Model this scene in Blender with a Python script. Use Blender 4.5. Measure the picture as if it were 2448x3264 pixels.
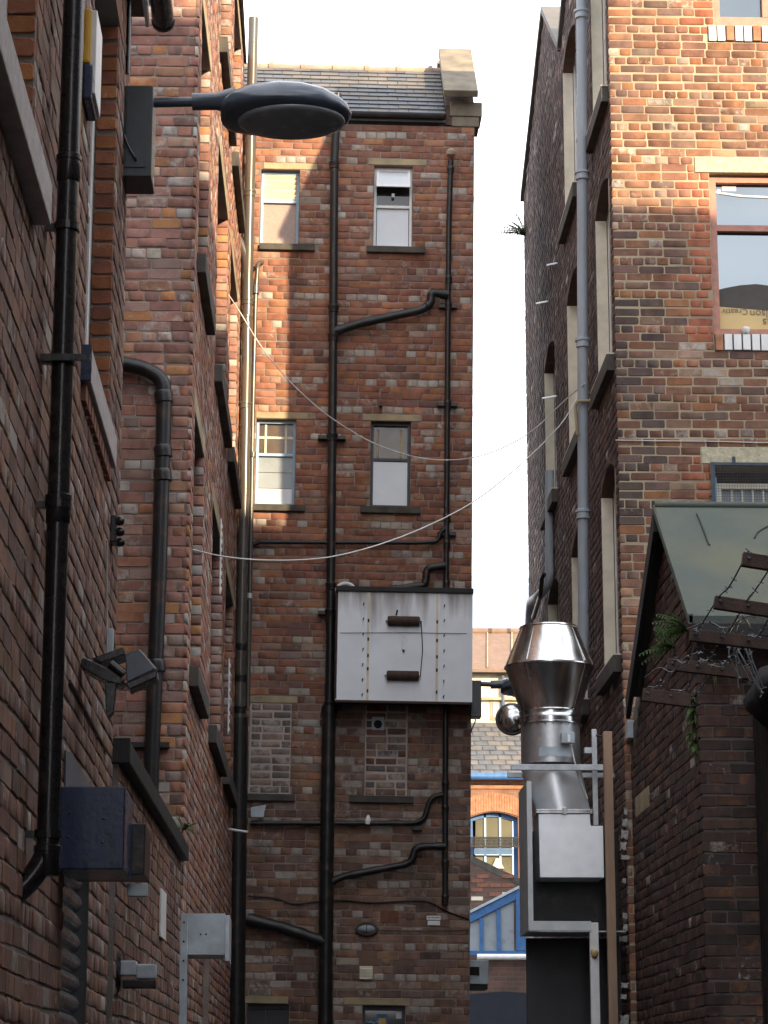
import bpy, bmesh, math, random
import numpy as np
from mathutils import Vector, Matrix

# ------------------------------------------------------------------ camera, sky, sun, exposure
for o in list(bpy.data.objects): bpy.data.objects.remove(o)
S = bpy.context.scene
COL = S.collection
R = math.radians
F, TH, PS, CZ = 7900., R(13.35), R(1.86), 1.6
cam = bpy.data.cameras.new('camera'); camo = bpy.data.objects.new('camera', cam); COL.objects.link(camo)
camo.location = (0, 0, CZ); camo.rotation_euler = (R(90) + TH, 0, -PS)
cam.sensor_fit = 'HORIZONTAL'; cam.sensor_width = 36; cam.lens = F/2448*36
cam.clip_start = .1; cam.clip_end = 2000
S.camera = camo
S.render.resolution_x, S.render.resolution_y = 768, 1024

SUN_EL = 17.0
SUN_DX, SUN_DY = -.509, .861          # horizontal direction the light travels
W = bpy.data.worlds.new('World'); S.world = W; W.use_nodes = True
nt = W.node_tree; nt.nodes.clear()
def N(tree, t, **kw):
    n = tree.nodes.new(t)
    for k, v in kw.items(): setattr(n, k, v)
    return n
sky = N(nt, 'ShaderNodeTexSky', sky_type='NISHITA', sun_disc=False)
sky.sun_elevation = R(SUN_EL)
sky.sun_rotation = math.atan2(-SUN_DX, -SUN_DY)
tc = N(nt, 'ShaderNodeTexCoord'); mp_ = N(nt, 'ShaderNodeMapping'); mp_.inputs['Scale'].default_value = (1, 1, 2.2)
mp_.inputs['Location'].default_value = (3.1, .4, 1.7)
nz = N(nt, 'ShaderNodeTexNoise'); nz.inputs['Scale'].default_value = 2.6; nz.inputs['Detail'].default_value = 7; nz.inputs['Roughness'].default_value = .55
rp = N(nt, 'ShaderNodeValToRGB'); rp.color_ramp.elements[0].position = .34; rp.color_ramp.elements[1].position = .52
nz2 = N(nt, 'ShaderNodeTexNoise'); nz2.inputs['Scale'].default_value = 5; nz2.inputs['Detail'].default_value = 6
rp2 = N(nt, 'ShaderNodeValToRGB'); rp2.color_ramp.elements[0].position = .40; rp2.color_ramp.elements[1].position = .58
rp2.color_ramp.elements[0].color = (.22, .235, .255, 1); rp2.color_ramp.elements[1].color = (.975, .985, 1, 1)
mul = N(nt, 'ShaderNodeMix', data_type='RGBA', blend_type='MULTIPLY'); mul.inputs['Factor'].default_value = 1
CLOUD = 16.5
mul.inputs['B'].default_value = (CLOUD, CLOUD, CLOUD*1.03, 1)
mx = N(nt, 'ShaderNodeMix', data_type='RGBA')
bg = N(nt, 'ShaderNodeBackground'); bg.inputs['Strength'].default_value = .12
wo = N(nt, 'ShaderNodeOutputWorld')
L = nt.links.new
L(tc.outputs['Generated'], mp_.inputs['Vector']); L(mp_.outputs['Vector'], nz.inputs['Vector']); L(mp_.outputs['Vector'], nz2.inputs['Vector'])
L(nz.outputs['Fac'], rp.inputs['Fac']); L(nz2.outputs['Fac'], rp2.inputs['Fac'])
L(rp2.outputs['Color'], mul.inputs['A'])
L(sky.outputs['Color'], mx.inputs['A']); L(mul.outputs['Result'], mx.inputs['B']); L(rp.outputs['Color'], mx.inputs['Factor'])
L(mx.outputs['Result'], bg.inputs['Color']); L(bg.outputs['Background'], wo.inputs['Surface'])

sl = bpy.data.lights.new('sun', 'SUN'); sl.energy = 4.6; sl.angle = R(.55); sl.color = (1, .77, .49)
so = bpy.data.objects.new('sun', sl); COL.objects.link(so)
sd = Vector((SUN_DX, SUN_DY, -math.tan(R(SUN_EL)))).normalized()
so.rotation_euler = sd.to_track_quat('-Z', 'Y').to_euler(); so.location = (20, -30, 30)
S.view_settings.view_transform = 'Standard'; S.view_settings.look = 'None'
S.view_settings.gamma = 1; S.view_settings.use_curve_mapping = False
S.view_settings.exposure = 1.16

# ------------------------------------------------------------------ measuring helpers (photo pixel -> place)
ct, st, cp, sp = math.cos(TH), math.sin(TH), math.cos(PS), math.sin(PS)
cw = Vector((sp*ct, cp*ct, st)); cr = Vector((cp, -sp, 0)); cu = Vector((-sp*st, -cp*st, ct))
def ray(x, y): return cw + cr*((x-1224)/F) + cu*((1632-y)/F)
def onY(x, y, Y): d = ray(x, y); d = d*(Y/d.y); return Vector((d.x, Y, CZ+d.z))
def onX(x, y, X): d = ray(x, y); d = d*(X/d.x); return Vector((X, d.y, CZ+d.z))
def proj(p):
    q = Vector(p) - Vector((0, 0, CZ)); w = q.dot(cw)
    return (1224+F*q.dot(cr)/w, 1632-F*q.dot(cu)/w)
# wall maps: (along, height, outwards) -> world
LEAN = .0135
def TW(u, z, d=0): zz = z-2.36; return Vector((u+LEAN*zz, 26-d, 2.36+zz-LEAN*u))
def tpx(x, y, d=0):
    p = onY(x, y, 26-d); u = (p.x-LEAN*(p.z-2.36))/(1+LEAN*LEAN); return u, p.z+LEAN*u
def RF(u, z, d=0): return Vector((u, 21-d, z))
def rpx(x, y, d=0): p = onY(x, y, 21-d); return p.x, p.z
def LF(u, z, d=0): return Vector((u, 17.3-d, z))
def LN(u, z, d=0): return Vector((-.93+d, u, z))
def lpx(x, y, d=0): p = onX(x, y, -.93+d); return p.y, p.z
def LM(u, z, d=0): return Vector((-.83+(u-17.3)*.0115+d, u, z))
def RS(u, z, d=0): return Vector((2.74-d, u, z))
def OS(u, z, d=0): return Vector((2.79-d, u, z))
def OF(u, z, d=0): return Vector((u, 17.3-d, z))

# ------------------------------------------------------------------ mesh helpers
ORG = {}
def thing(name, label, cat, loc=(0, 0, 0), group=None):
    o = bpy.data.objects.new(name, None); COL.objects.link(o); o.location = loc; o.empty_display_size = .1
    o['label'] = label; o['category'] = cat
    if group: o['group'] = group
    ORG[o.name] = Vector(loc); return o
def tag(o, label, cat, group=None):
    o['label'] = label; o['category'] = cat
    if group: o['group'] = group
    return o
def fillet(path, r, n=5):
    path = [Vector(p) for p in path]; out = [path[0]]
    for i in range(1, len(path)-1):
        a, b, c = path[i-1], path[i], path[i+1]
        rr = min(r, (a-b).length*.48, (c-b).length*.48)
        p = b+(a-b).normalized()*rr; q = b+(c-b).normalized()*rr
        for k in range(n+1):
            t = k/n; out.append(p*(1-t)**2+b*2*t*(1-t)+q*t*t)
    out.append(path[-1]); return out
class MB:
    def __init__(s): s.v = []; s.f = []
    def add(s, vs, fs):
        n = len(s.v); s.v += [Vector(v) for v in vs]; s.f += [tuple(i+n for i in f) for f in fs]; return s
    def box8(s, c): return s.add(c, [(0, 1, 2, 3), (7, 6, 5, 4), (0, 4, 5, 1), (1, 5, 6, 2), (2, 6, 7, 3), (3, 7, 4, 0)])
    def mbox(s, m, u0, u1, z0, z1, d0, d1):
        return s.box8([m(u0, z0, d0), m(u1, z0, d0), m(u1, z1, d0), m(u0, z1, d0), m(u0, z0, d1), m(u1, z0, d1), m(u1, z1, d1), m(u0, z1, d1)])
    def box(s, x0, x1, y0, y1, z0, z1): return s.mbox(lambda u, z, d: Vector((u, d, z)), x0, x1, z0, z1, y0, y1)
    def prism(s, pts, vec):
        n = len(pts); vec = Vector(vec); a = [Vector(p) for p in pts]
        return s.add(a+[p+vec for p in a], [tuple(range(n)), tuple(range(2*n-1, n-1, -1))]+[(i, (i+1) % n, n+(i+1) % n, n+i) for i in range(n)])
    def tube(s, path, r, n=14, caps=True):
        path = [Vector(p) for p in path]; rs = r if isinstance(r, (list, tuple)) else [r]*len(path)
        t0 = (path[1]-path[0]).normalized(); up = Vector((0, 0, 1)) if abs(t0.z) < .9 else Vector((1, 0, 0))
        a = t0.cross(up).normalized(); vs = []; m = len(path)
        for i, p in enumerate(path):
            t = (path[min(i+1, m-1)]-path[max(i-1, 0)]).normalized()
            a = (a-t*a.dot(t)).normalized(); b = t.cross(a)
            for k in range(n):
                w = 2*math.pi*k/n; vs.append(p+(a*math.cos(w)+b*math.sin(w))*rs[i])
        fs = [(i*n+k, i*n+(k+1) % n, (i+1)*n+(k+1) % n, (i+1)*n+k) for i in range(m-1) for k in range(n)]
        if caps: fs += [tuple(range(n-1, -1, -1)), tuple((m-1)*n+k for k in range(n))]
        return s.add(vs, fs)
    def lathe(s, prof, o, ax=(0, 0, 1), n=32, capends=True):
        o = Vector(o); ax = Vector(ax).normalized()
        return s.tube([o+ax*(h+1e-5*i) for i, (r, h) in enumerate(prof)], [r for r, h in prof], n, capends)
    def build(s, name, mat, parent=None, bevel=0, smooth=None, rec=True):
        org = ORG.get(parent.name, Vector()) if parent else Vector()
        me = bpy.data.meshes.new(name); me.from_pydata([v-org for v in s.v], [], s.f)
        if rec or bevel:
            bm = bmesh.new(); bm.from_mesh(me)
            bmesh.ops.recalc_face_normals(bm, faces=bm.faces)
            if bevel: bmesh.ops.bevel(bm, geom=bm.edges[:], offset=bevel, segments=2, affect='EDGES', profile=.6)
            bm.to_mesh(me); bm.free()
        if smooth:
            me.polygons.foreach_set('use_smooth', [True]*len(me.polygons)); me.set_sharp_from_angle(angle=R(smooth))
        me.materials.append(mat)
        o = bpy.data.objects.new(name, me); COL.objects.link(o)
        if parent: o.parent = parent
        ORG[o.name] = org; return o

# ------------------------------------------------------------------ materials
MATS = {}
def M(name, col, rough=.7, metal=0., var=.25, vs=6., bump=.15, bs=60., col2=None, spec=.5, streak=1., thr=None, coat=0.):
    if name in MATS: return MATS[name]
    m = bpy.data.materials.new(name); m.use_nodes = True; t = m.node_tree; b = t.nodes['Principled BSDF']; l = t.links.new
    g = N(t, 'ShaderNodeNewGeometry'); mp = N(t, 'ShaderNodeMapping'); mp.inputs['Scale'].default_value = (1, 1, streak)
    l(g.outputs['Position'], mp.inputs['Vector'])
    n1 = N(t, 'ShaderNodeTexNoise'); n1.inputs['Scale'].default_value = vs; n1.inputs['Detail'].default_value = 6
    l(mp.outputs['Vector'], n1.inputs['Vector'])
    r = N(t, 'ShaderNodeMapRange'); a, c = thr or (.3, .7)
    r.inputs['From Min'].default_value = a; r.inputs['From Max'].default_value = c
    l(n1.outputs['Fac'], r.inputs['Value'])
    x = N(t, 'ShaderNodeMix', data_type='RGBA')
    d = col2 or tuple(v*(1-var) for v in col); u = col if col2 else tuple(min(1, v*(1+var*.6)) for v in col)
    x.inputs['A'].default_value = (*d, 1); x.inputs['B'].default_value = (*u, 1)
    l(r.outputs['Result'], x.inputs['Factor']); l(x.outputs['Result'], b.inputs['Base Color'])
    b.inputs['Roughness'].default_value = rough; b.inputs['Metallic'].default_value = metal
    b.inputs['Specular IOR Level'].default_value = spec; b.inputs['Coat Weight'].default_value = coat
    if bump:
        n2 = N(t, 'ShaderNodeTexNoise'); n2.inputs['Scale'].default_value = bs; n2.inputs['Detail'].default_value = 5
        l(g.outputs['Position'], n2.inputs['Vector'])
        bp = N(t, 'ShaderNodeBump'); bp.inputs['Strength'].default_value = bump; bp.inputs['Distance'].default_value = .01
        l(n2.outputs['Fac'], bp.inputs['Height']); l(bp.outputs['Normal'], b.inputs['Normal'])
        rr = N(t, 'ShaderNodeMapRange'); rr.inputs['To Min'].default_value = max(.02, rough-.12); rr.inputs['To Max'].default_value = min(1, rough+.12)
        l(n1.outputs['Fac'], rr.inputs['Value']); l(rr.outputs['Result'], b.inputs['Roughness'])
    MATS[name] = m; return m
def brick_mat(kind, soot=.45):
    """colour comes from each brick (object colour, or a colour stored per brick in the joined rest); alpha = lime / old paint cover"""
    nm = 'brick_'+kind+str(soot)
    if nm in MATS: return MATS[nm]
    m = bpy.data.materials.new(nm); m.use_nodes = True; t = m.node_tree; b = t.nodes['Principled BSDF']; l = t.links.new
    if kind == 'single': a = N(t, 'ShaderNodeObjectInfo')
    else: a = N(t, 'ShaderNodeAttribute', attribute_name='brick_colour')
    g = N(t, 'ShaderNodeNewGeometry')
    def noise(sc, det=5, ro=.6):
        n = N(t, 'ShaderNodeTexNoise'); n.inputs['Scale'].default_value = sc; n.inputs['Detail'].default_value = det; n.inputs['Roughness'].default_value = ro
        l(g.outputs['Position'], n.inputs['Vector']); return n
    def mr(src, a0, a1, b0, b1):
        r = N(t, 'ShaderNodeMapRange'); r.inputs['From Min'].default_value = a0; r.inputs['From Max'].default_value = a1
        r.inputs['To Min'].default_value = b0; r.inputs['To Max'].default_value = b1; l(src, r.inputs['Value']); return r.outputs['Result']
    off = N(t, 'ShaderNodeVectorMath', operation='MULTIPLY_ADD'); l(a.outputs['Color'], off.inputs[0]); off.inputs[1].default_value = (61, 83, 97); l(g.outputs['Position'], off.inputs[2])
    def own(sc, det=4, ro=.55):   # noise that differs from brick to brick
        n = N(t, 'ShaderNodeTexNoise'); n.inputs['Scale'].default_value = sc; n.inputs['Detail'].default_value = det; n.inputs['Roughness'].default_value = ro
        l(off.outputs['Vector'], n.inputs['Vector']); return n
    big = noise(.9, 6); mid = own(15, 6, .68); fin = noise(90, 4, .7); burn = own(9.5); orange = own(8.)
    def mixc(fac, A, B, mode='MIX'):
        x = N(t, 'ShaderNodeMix', data_type='RGBA', blend_type=mode)
        if isinstance(fac, float): x.inputs['Factor'].default_value = fac
        else: l(fac, x.inputs['Factor'])
        for k, v in (('A', A), ('B', B)):
            if isinstance(v, tuple): x.inputs[k].default_value = (*v, 1)
            else: l(v, x.inputs[k])
        return x.outputs['Result']
    # kiln marks inside a brick: burnt and orange patches
    c = mixc(mr(orange.outputs['Fac'], .55, .68, 0., .42), a.outputs['Color'], mixc(.55, mixc(1., a.outputs['Color'], (1.9, 1.7, 1.3), 'MULTIPLY'), (.42, .18, .085)))
    c = mixc(mr(burn.outputs['Fac'], .48, .66, 0., .46), c, mixc(1., c, (.42, .43, .47), 'MULTIPLY'))
    # lime bloom / leftover whitewash
    al = N(t, 'ShaderNodeMath', operation='ADD'); l(a.outputs['Alpha'], al.inputs[0]); l(mid.outputs['Fac'], al.inputs[1])
    c = mixc(mr(al.outputs['Value'], .90, 1.08, 0., .9), c, (.47, .43, .385))
    # town soot in broad patches and in runs down the wall
    sm = N(t, 'ShaderNodeMapping'); sm.inputs['Scale'].default_value = (2.6, 2.6, .35); l(g.outputs['Position'], sm.inputs['Vector'])
    rn = N(t, 'ShaderNodeTexNoise'); rn.inputs['Scale'].default_value = 1.; rn.inputs['Detail'].default_value = 7; rn.inputs['Roughness'].default_value = .62; l(sm.outputs['Vector'], rn.inputs['Vector'])
    c = mixc(mr(rn.outputs['Fac'], .50, .72, 0., .55), c, mixc(1., c, (.34, .32, .33), 'MULTIPLY'))
    c = mixc(mr(big.outputs['Fac'], .42, .68, 0., soot), c, mixc(1., c, (.30, .27, .27), 'MULTIPLY'))
    c = mixc(mr(fin.outputs['Fac'], .3, .75, 0., .35), c, mixc(1., c, (.6, .55, .52), 'MULTIPLY'))
    l(c, b.inputs['Base Color']); b.inputs['Roughness'].default_value = .88; b.inputs['Specular IOR Level'].default_value = .25
    bp = N(t, 'ShaderNodeBump'); bp.inputs['Strength'].default_value = .55; bp.inputs['Distance'].default_value = .006
    ad = N(t, 'ShaderNodeMath', operation='ADD'); l(mid.outputs['Fac'], ad.inputs[0]); l(fin.outputs['Fac'], ad.inputs[1])
    l(ad.outputs['Value'], bp.inputs['Height']); l(bp.outputs['Normal'], b.inputs['Normal'])
    MATS[nm] = m; return m
def brick_tex(name, c1, c2, mort, scale=1.):
    m = bpy.data.materials.new(name); m.use_nodes = True; t = m.node_tree; b = t.nodes['Principled BSDF']; l = t.links.new
    g = N(t, 'ShaderNodeNewGeometry'); s = N(t, 'ShaderNodeSeparateXYZ'); l(g.outputs['Position'], s.inputs[0])
    ad = N(t, 'ShaderNodeMath', operation='ADD'); l(s.outputs['X'], ad.inputs[0]); l(s.outputs['Y'], ad.inputs[1])
    cb = N(t, 'ShaderNodeCombineXYZ'); l(ad.outputs[0], cb.inputs['X']); l(s.outputs['Z'], cb.inputs['Y'])
    k = N(t, 'ShaderNodeTexBrick'); l(cb.outputs[0], k.inputs['Vector'])
    k.inputs['Scale'].default_value = scale; k.inputs['Brick Width'].default_value = .225; k.inputs['Row Height'].default_value = .08
    k.inputs['Mortar Size'].default_value = .006; k.inputs['Color1'].default_value = (*c1, 1); k.inputs['Color2'].default_value = (*c2, 1); k.inputs['Mortar'].default_value = (*mort, 1)
    n = N(t, 'ShaderNodeTexNoise'); n.inputs['Scale'].default_value = 1.4; n.inputs['Detail'].default_value = 6; l(g.outputs['Position'], n.inputs['Vector'])
    r = N(t, 'ShaderNodeMapRange'); r.inputs['From Min'].default_value = .35; r.inputs['From Max'].default_value = .7; r.inputs['To Min'].default_value = 1.; r.inputs['To Max'].default_value = .55; l(n.outputs['Fac'], r.inputs['Value'])
    x = N(t, 'ShaderNodeMix', data_type='RGBA', blend_type='MULTIPLY'); x.inputs['Factor'].default_value = 1; l(k.outputs['Color'], x.inputs['A']); l(r.outputs['Result'], x.inputs['B'])
    l(x.outputs['Result'], b.inputs['Base Color']); b.inputs['Roughness'].default_value = .9
    bp = N(t, 'ShaderNodeBump'); bp.inputs['Strength'].default_value = .6; bp.inputs['Distance'].default_value = .01; bp.invert = True
    l(k.outputs['Fac'], bp.inputs['Height']); l(bp.outputs['Normal'], b.inputs['Normal'])
    MATS[name] = m; return m

m_mort = M('mortar_grey', (.255, .20, .17), .95, var=.45, vs=3, bump=.5, bs=120)
m_mort_soot = M('mortar_black', (.10, .088, .08), .95, var=.45, vs=3, bump=.5, bs=120)
m_mort_fill = M('mortar_pale', (.46, .39, .34), .95, var=.3, vs=3, bump=.5, bs=120)
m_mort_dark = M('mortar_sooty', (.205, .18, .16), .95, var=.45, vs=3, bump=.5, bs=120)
m_mort_cream = M('mortar_lime', (.36, .295, .20), .95, var=.35, vs=2.5, bump=.5, bs=120)
m_stone = M('sandstone', (.36, .29, .18), .9, var=.35, vs=5, bump=.4, bs=70)
m_stone_dark = M('sooty_sandstone', (.075, .068, .058), .9, var=.5, vs=6, bump=.4, bs=70)
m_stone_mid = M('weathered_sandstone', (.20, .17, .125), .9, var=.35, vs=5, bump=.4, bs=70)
m_conc = M('roughcast_concrete', (.46, .42, .30), .95, var=.25, vs=20, bump=.9, bs=55)
m_slate = M('slate', (.085, .09, .10), .6, var=.35, vs=5, bump=.2, bs=40)
m_slate2 = M('slate_brown', (.125, .115, .105), .7, var=.3, vs=4, bump=.2, bs=40)
m_ridge = M('ridge_tile_clay', (.34, .25, .19), .85, var=.25, vs=8)
m_black = M('black_paint', (.012, .012, .013), .26, vs=14, bump=.1, bs=30, spec=.5, col2=(.035, .03, .027), thr=(.26, .42))
m_iron = M('old_black_iron', (.016, .016, .017), .38, vs=9, bump=.2, bs=45, spec=.35, col2=(.05, .031, .022), thr=(.28, .44))
m_greypipe = M('grey_pipe', (.085, .076, .064), .26, var=.3, vs=5, bump=.06, bs=30, streak=.3)
m_bluepipe = M('pale_blue_grey_paint', (.38, .43, .48), .5, var=.18, vs=4, bump=.08, bs=40, streak=.3)
m_white = M('white_paint', (.74, .74, .73), .45, var=.12, vs=8, bump=.08, bs=60)
m_paleblue = M('pale_blue_paint', (.30, .46, .62), .5, var=.12, vs=8, bump=.08, bs=60)
m_blue = M('blue_paint', (.04, .125, .30), .45, var=.25, vs=8, bump=.1)
m_navy = M('navy_gloss', (.012, .028, .075), .3, var=.35, vs=20, bump=.1, bs=40)
m_cream = M('cream_masonry_paint', (.72, .66, .53), .8, var=.14, vs=7, bump=.2, bs=80)
m_redframe = M('worn_red_timber', (.42, .20, .15), .65, var=.25, vs=14, bump=.2, bs=60)
m_galv = M('galvanised_steel', (.68, .69, .70), .24, 1., vs=11, bump=.03, bs=4, col2=(.50, .50, .49), thr=(.3, .6), streak=.25)
m_sheet = M('galvanised_sheet', (.86, .88, .90), .34, .65, var=.1, vs=7, bump=.09, bs=6)
m_galv2 = M('dull_galvanised_steel', (.52, .55, .57), .45, .4, var=.25, vs=12, bump=.1, bs=30)
m_steelgrey = M('grey_enamel', (.42, .48, .52), .45, var=.2, vs=10, bump=.08, bs=40)
m_lampgrey = M('lamp_grey', (.07, .088, .115), .22, var=.15, vs=12, bump=.05)
m_gutter = M('faded_gutter', (.05, .055, .062), .5, var=.3, vs=6, bump=.1)
m_lampbowl = M('lamp_bowl', (.20, .22, .24), .25, var=.15, vs=12, bump=.03)
m_rust = M('rusty_steel', (.055, .03, .022), .8, var=.5, vs=14, bump=.4, bs=60)
m_wood = M('raw_timber', (.36, .24, .16), .75, var=.3, vs=10, bump=.25, bs=50, streak=.15)
m_felt = M('green_roof_felt', (.072, .088, .078), .92, vs=1.6, bump=.6, bs=110, col2=(.10, .105, .072), thr=(.36, .62))
m_tar = M('black_bitumen', (.014, .014, .014), .7, var=.3, bump=.3)
m_glass = M('dark_glass', (.02, .024, .028), .05, var=.3, vs=3, bump=0, spec=.7)
m_glass_pale = M('pale_reflecting_glass', (.15, .172, .188), .05, .9, var=.1, vs=1.2, bump=.02, bs=3)
m_frost = M('frosted_glass', (.34, .25, .215), .35, var=.15, vs=60, bump=.25, bs=160)
m_frostw = M('white_backed_glass', (.62, .66, .70), .3, var=.06, vs=5, bump=0)
m_amber = M('amber_leaded_glass', (.085, .055, .025), .2, var=.35, vs=7, bump=.05)
m_greyglass = M('grey_wired_glass', (.26, .30, .33), .3, var=.15, vs=3, bump=.1, bs=200)
m_room = M('lit_room_behind_glass', (.14, .132, .088), .15, var=.3, vs=1.2, bump=0)
m_card = M('manila_card', (.60, .45, .21), .8, var=.06, vs=5, bump=.05)
m_ink = M('faded_print', (.20, .15, .10), .9, var=.1)
m_cable = M('white_cable', (.55, .54, .52), .6, var=.1, bump=0)
m_dark = M('dark_void', (.012, .012, .012), .9, var=.2, bump=0)
m_yellow = M('yellow_plastic', (.62, .36, .035), .4, var=.12, vs=10, bump=.03)
m_foam = M('yellow_foam', (.52, .40, .16), .95, var=.2, vs=30, bump=.8, bs=50)
m_leaf = M('leaf_green', (.075, .14, .03), .6, var=.5, vs=30, bump=0)
m_leafdark = M('fern_green', (.11, .14, .06), .7, var=.5, vs=30, bump=0)
for m_ in (m_leaf, m_leafdark):
    t_ = m_.node_tree; b_ = t_.nodes['Principled BSDF']; tr_ = N(t_, 'ShaderNodeBsdfTranslucent'); mx_ = N(t_, 'ShaderNodeMixShader'); mx_.inputs['Fac'].default_value = .45
    t_.links.new(b_.inputs['Base Color'].links[0].from_socket, tr_.inputs['Color']); out_n = [n for n in t_.nodes if n.type == 'OUTPUT_MATERIAL'][0]
    t_.links.new(b_.outputs['BSDF'], mx_.inputs[1]); t_.links.new(tr_.outputs['BSDF'], mx_.inputs[2]); t_.links.new(mx_.outputs['Shader'], out_n.inputs['Surface'])
m_straw = M('dry_grass', (.30, .25, .14), .9, var=.3, bump=0)
def panel_mat():
    m = M('weathered_white_panel', (.80, .83, .88), .45, var=.08, vs=3, bump=.06, bs=12); t = m.node_tree; l = t.links.new; b = t.nodes['Principled BSDF']
    base = b.inputs['Base Color'].links[0].from_socket
    g = N(t, 'ShaderNodeNewGeometry'); mp = N(t, 'ShaderNodeMapping'); mp.inputs['Scale'].default_value = (9, 9, 1.1); l(g.outputs['Position'], mp.inputs['Vector'])
    n = N(t, 'ShaderNodeTexNoise'); n.inputs['Scale'].default_value = 1; n.inputs['Detail'].default_value = 6; l(mp.outputs['Vector'], n.inputs['Vector'])
    sx = N(t, 'ShaderNodeSeparateXYZ'); l(g.outputs['Position'], sx.inputs[0])
    r = N(t, 'ShaderNodeMapRange'); r.inputs['From Min'].default_value = 6.35; r.inputs['From Max'].default_value = 6.87; r.inputs['To Min'].default_value = -.15; r.inputs['To Max'].default_value = .34; l(sx.outputs['Z'], r.inputs['Value'])
    a = N(t, 'ShaderNodeMath', operation='ADD'); l(n.outputs['Fac'], a.inputs[0]); l(r.outputs['Result'], a.inputs[1])
    q = N(t, 'ShaderNodeMapRange'); q.inputs['From Min'].default_value = .50; q.inputs['From Max'].default_value = .85; q.inputs['To Max'].default_value = .85; l(a.outputs['Value'], q.inputs['Value'])
    x = N(t, 'ShaderNodeMix', data_type='RGBA'); l(q.outputs['Result'], x.inputs['Factor']); l(base, x.inputs['A']); x.inputs['B'].default_value = (.22, .19, .16, 1)
    l(x.outputs['Result'], b.inputs['Base Color']); return m
m_panel = panel_mat()
m_brownroof = M('brown_tile', (.19, .125, .09), .85, var=.2, vs=6, bump=.3, bs=10)
m_ground = M('wet_tarmac', (.05, .05, .05), .8, var=.35, vs=2, bump=.5, bs=60)
m_render = M('cream_render', (.62, .55, .42), .9, var=.12, vs=3)
m_terra = M('terracotta', (.20, .085, .055), .9, var=.3, vs=20)
m_wire = M('galvanised_wire', (.11, .12, .13), .6, .3, var=.3, vs=20, bump=0)
m_redbrick = M('red_rubbed_brick', (.36, .16, .085), .85, var=.35, vs=12, bump=.3, bs=60)
m_tex_far = brick_tex('far_brickwork', (.29, .145, .095), (.22, .11, .075), (.26, .20, .15))
m_tex_dark = brick_tex('sooty_brickwork', (.14, .075, .055), (.09, .05, .04), (.12, .10, .085))

# ------------------------------------------------------------------ bricks
COURSE = .08
RNG = random.Random(7)
def brick_variant(L0, seed):
    r = random.Random(seed); H = .07; c = r.choice((.003, .004, .006, .010))
    def ring(ins, y, jit):
        a, b = L0/2-ins, H/2-ins; k = c
        pts = [(-a+k, -b), (a-k, -b), (a, -b+k), (a, b-k), (a-k, b), (-a+k, b), (-a, b-k), (-a, -b+k)]
        return [(x+r.uniform(-jit, jit), y+r.uniform(-jit, jit)*.3, z+r.uniform(-jit, jit)) for x, z in pts]
    A = ring(.0008, -.0045, .0026); B = ring(.0042, 0., .0024)
    Cc = [(x, -.024, z) for x, y, z in A]
    f = []
    for i in range(8):
        j = (i+1) % 8; f.append((8+i, 8+j, j, i)); f.append((i, j, 16+j, 16+i))
    f += [(8, 9, 10, 15), (15, 10, 11, 14), (14, 11, 12, 13)]
    return A+B+Cc, f
VAR = {}
for nm, L0 in (('s', .215), ('h', .1025)):
    VAR[nm] = []
    for k in range(14):
        v, f = brick_variant(L0, k*13+len(nm)); 
        me = bpy.data.meshes.new('brick_'+nm); me.from_pydata(v, [], f)
        bm = bmesh.new(); bm.from_mesh(me)
        for fc in bm.faces:
            pass
        bmesh.ops.recalc_face_normals(bm, faces=bm.faces)
        # open at the back: make sure the face looks to +Y
        fr = max(bm.faces, key=lambda q: q.calc_center_median().y)
        if fr.normal.y < 0: bmesh.ops.reverse_faces(bm, faces=bm.faces)
        bm.to_mesh(me); bm.free()
        fl = [tuple(p.vertices) for p in me.polygons]
        VAR[nm].append((me, np.array(v), fl))
VF = np.array(VAR['s'][0][2])
for nm in VAR:
    VAR[nm] = [(me, v, np.array(fl)) for me, v, fl in VAR[nm]]

def pick(pal, rng, row_header):
    t = rng.random()*sum(p[0]*(p[4] if row_header else 1) for p in pal)
    for w, c, j, a, hb in pal:
        t -= w*(hb if row_header else 1)
        if t <= 0: break
    k = 1+rng.uniform(-j, j)
    o_ = rng.choice(pal); q = rng.random()**1.6*.6; c = tuple(x*(1-q)+y*q for x, y in zip(c, o_[1])); a = a*(1-q*.5)+o_[3]*q*.5
    col = tuple(max(.01, v*k*(1+rng.uniform(-.03, .03))) for v in c)
    al = max(0, rng.gauss(a, .13))
    return (*col, al)
#        weight colour               jitter lime  header boost
PAL_TOWER = [(7, (.315, .145, .10), .16, .2, .8), (2.2, (.38, .18, .10), .16, .2, .9), (1.1, (.22, .12, .10), .2, .2, .8), (.2, (.43, .37, .31), .12, .5, 28)]
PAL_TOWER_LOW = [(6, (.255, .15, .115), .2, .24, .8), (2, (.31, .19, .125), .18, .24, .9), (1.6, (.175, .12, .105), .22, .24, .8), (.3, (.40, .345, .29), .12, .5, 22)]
PAL_PINK = [(7, (.345, .175, .138), .16, .26, .8), (1.2, (.44, .21, .10), .18, .2, .9), (1.2, (.25, .165, .14), .22, .25, .8), (.3, (.42, .375, .33), .12, .5, 6)]
PAL_NEAR = [(6, (.25, .145, .112), .2, .22, 1), (2, (.20, .13, .11), .22, .28, 1), (1.2, (.27, .15, .10), .2, .2, 1), (.2, (.30, .26, .23), .2, .4, 1)]
PAL_JAMB = [(4, (.40, .16, .07), .15, .05, 1), (3, (.31, .125, .075), .2, .1, 1)]
PAL_RIGHT = [(6, (.255, .132, .092), .2, .2, .9), (1.8, (.175, .115, .10), .22, .2, 1), (1.8, (.35, .165, .085), .18, .15, 1), (.2, (.42, .35, .27), .12, .45, 2)]
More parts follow.
